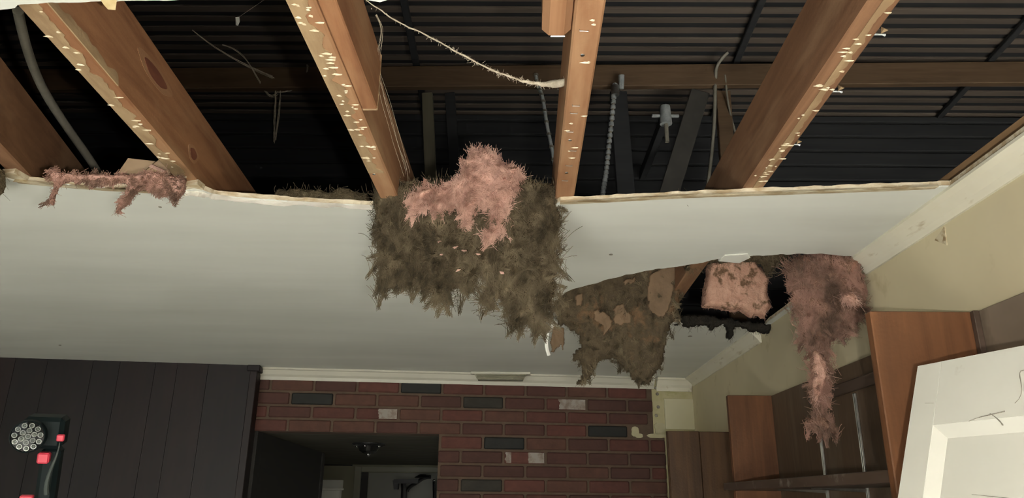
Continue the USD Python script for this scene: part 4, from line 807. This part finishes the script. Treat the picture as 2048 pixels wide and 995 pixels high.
def lb(lo, hi, c=.004): return fbx(hd, rgt, upv, look, lo, hi, c)
part('head', lb((-.018, -.028, -.062), (.058, .036, -.004), .008), M['teal'], t)
part('grip', lb((.020, -.24, -.055), (.056, -.026, -.012), .008), M['teal'], t)
part('battery', lb((-.004, -.30, -.075), (.070, -.22, .02), .006), M['teal'], t)
part('button', lb((.019, -.056, -.014), (.041, -.034, .004), .003), M['red'], t)
part('button', lb((.049, -.010, -.006), (.063, .004, .004), .002), M['red'], t)
part('button', lb((-.002, -.132, -.010), (.022, -.120, .003), .002), M['red'], t)
part('strap', tube(smooth_path([hd + rgt * x + upv * y + look * z for x, y, z in ((.056, -.012, .002), (.055, -.035, .006), (.050, -.058, .007), (.044, -.085, .003), (.044, -.118, -.004))], 12), np.linspace(.0010, .0048, 12), 6), M['strap'], t, smooth=50)
base = hd + rgt * .035 + upv * -.30 - look * .03
part('stand_pole', tube([base + Z3 * .01, [base[0], base[1], .25]], .012, 12), M['black'], t, smooth=40)
for i in range(3):
    an = 2 * math.pi * i / 3 + .4; part('stand_leg', tube([[base[0], base[1], .55], [base[0] + .38 * math.cos(an), base[1] + .38 * math.sin(an), .012]], .010, 8), M['black'], t)

# ------------------------------------------------------------------ things in the passage
c = at_z(738, 886, cZ); t = thing('hall_ceiling_light', 'dark glass flush ceiling light with chrome rim in the passage', 'ceiling light', c)
R = .098
part('canopy', lathe([[0, 0], [R, 0], [R, -.006], [R * .93, -.012], [R * .62, -.014], [0, -.014]], c - Z3 * .0005, Z3, 36), M['black'], t, smooth=30)
part('bowl', lathe([[R * .62, -.012], [R * .64, -.020], [R * .52, -.044], [R * .32, -.056], [0, -.060], [0, -.012]], c, Z3, 36), M['dark_glass'], t, smooth=30)
for an in (-1.7, -.4, 3.4):
    p = c + np.array([math.cos(an), math.sin(an), 0]) * R * .7 - Z3 * .017; s_ = trimesh.creation.icosphere(2, .0085); s_.apply_translation(p); part('knob', s_, M['chrome'], t, smooth=True)
s_ = trimesh.creation.icosphere(2, .010); s_.apply_translation(c - Z3 * .062); part('finial', s_, M['chrome'], t, smooth=True)
x0, x1 = far(641, 970)[0], far(687, 970)[0]; zt = far(660, 959)[2]; zm = far(660, 977)[2]
t = thing('wall_box', 'white box with a bright ridge on the far passage wall, at the bottom edge', 'wall box', ((x0 + x1) / 2, yf, zm - .16))
part('lid', box8([(x, y, z) for x in (x0 + .004, x1 - .004) for (y, z) in ((yf, zt), (yf - .05, zt), (yf - .085, zm + .008), (yf, zm + .008))]), M['white'], t)
part('ridge', bx((x0 - .006, yf - .105, zm - .010), (x1 + .006, yf, zm + .008), .004), M['white'], t)
part('body', bx((x0 + .002, yf - .08, zm - .16), (x1 - .012, yf, zm - .010), .004), M['white'], t)
g = lambda px, py: at_y(px, py, yf - .16)
c = g(808, 990); t = thing('wall_lantern', 'black iron lantern with curved arm and glass drops before the pale passage door', 'lantern', c - Z3 * .25)
part('post', tube([c - Z3 * .25, g(808, 975), g(806, 962)], [.030, .028, .024], 10), M['black'], t, smooth=40)
part('cap', box8(np.vstack([[g(788, 958) + [0, o, 0], g(838, 957) + [0, o, 0], g(836, 966) + [0, o, 0], g(790, 966) + [0, o, 0]] for o in (-.03, .05)])), M['black'], t)
part('side_plate', box8(np.vstack([[g(786, 960) + [0, o, 0], g(798, 960) + [0, o, 0], g(796, 978) + [0, o, 0], g(788, 978) + [0, o, 0]] for o in (-.02, .04)])), M['black'], t)
part('arm', tube(smooth_path([g(814, 982), g(822, 971), g(834, 964), g(846, 956), g(862, 953)], 14), .016, 8), M['black'], t, smooth=40)
part('hood', lathe([[0, .03], [.03, .028], [.075, .0], [.06, -.004], [0, 0]], g(845, 954), Z3, 16), M['black'], t, smooth=40)
for (px, py) in ((859, 952), (868, 960)):
    s_ = trimesh.creation.icosphere(2, .013); s_.apply_translation(g(px, py)); part('glass_drop', s_, M['chrome'], t, smooth=True)
part('rear_stay', tube([g(806, 966) + [0, .03, 0], g(806, 966) + [0, .145, 0]], .012, 8), M['black'], t)
part('hanger', tube([g(868, 962), g(869, 990), g(870, 1010)], [.014, .017, .017], 8), M['black'], t)
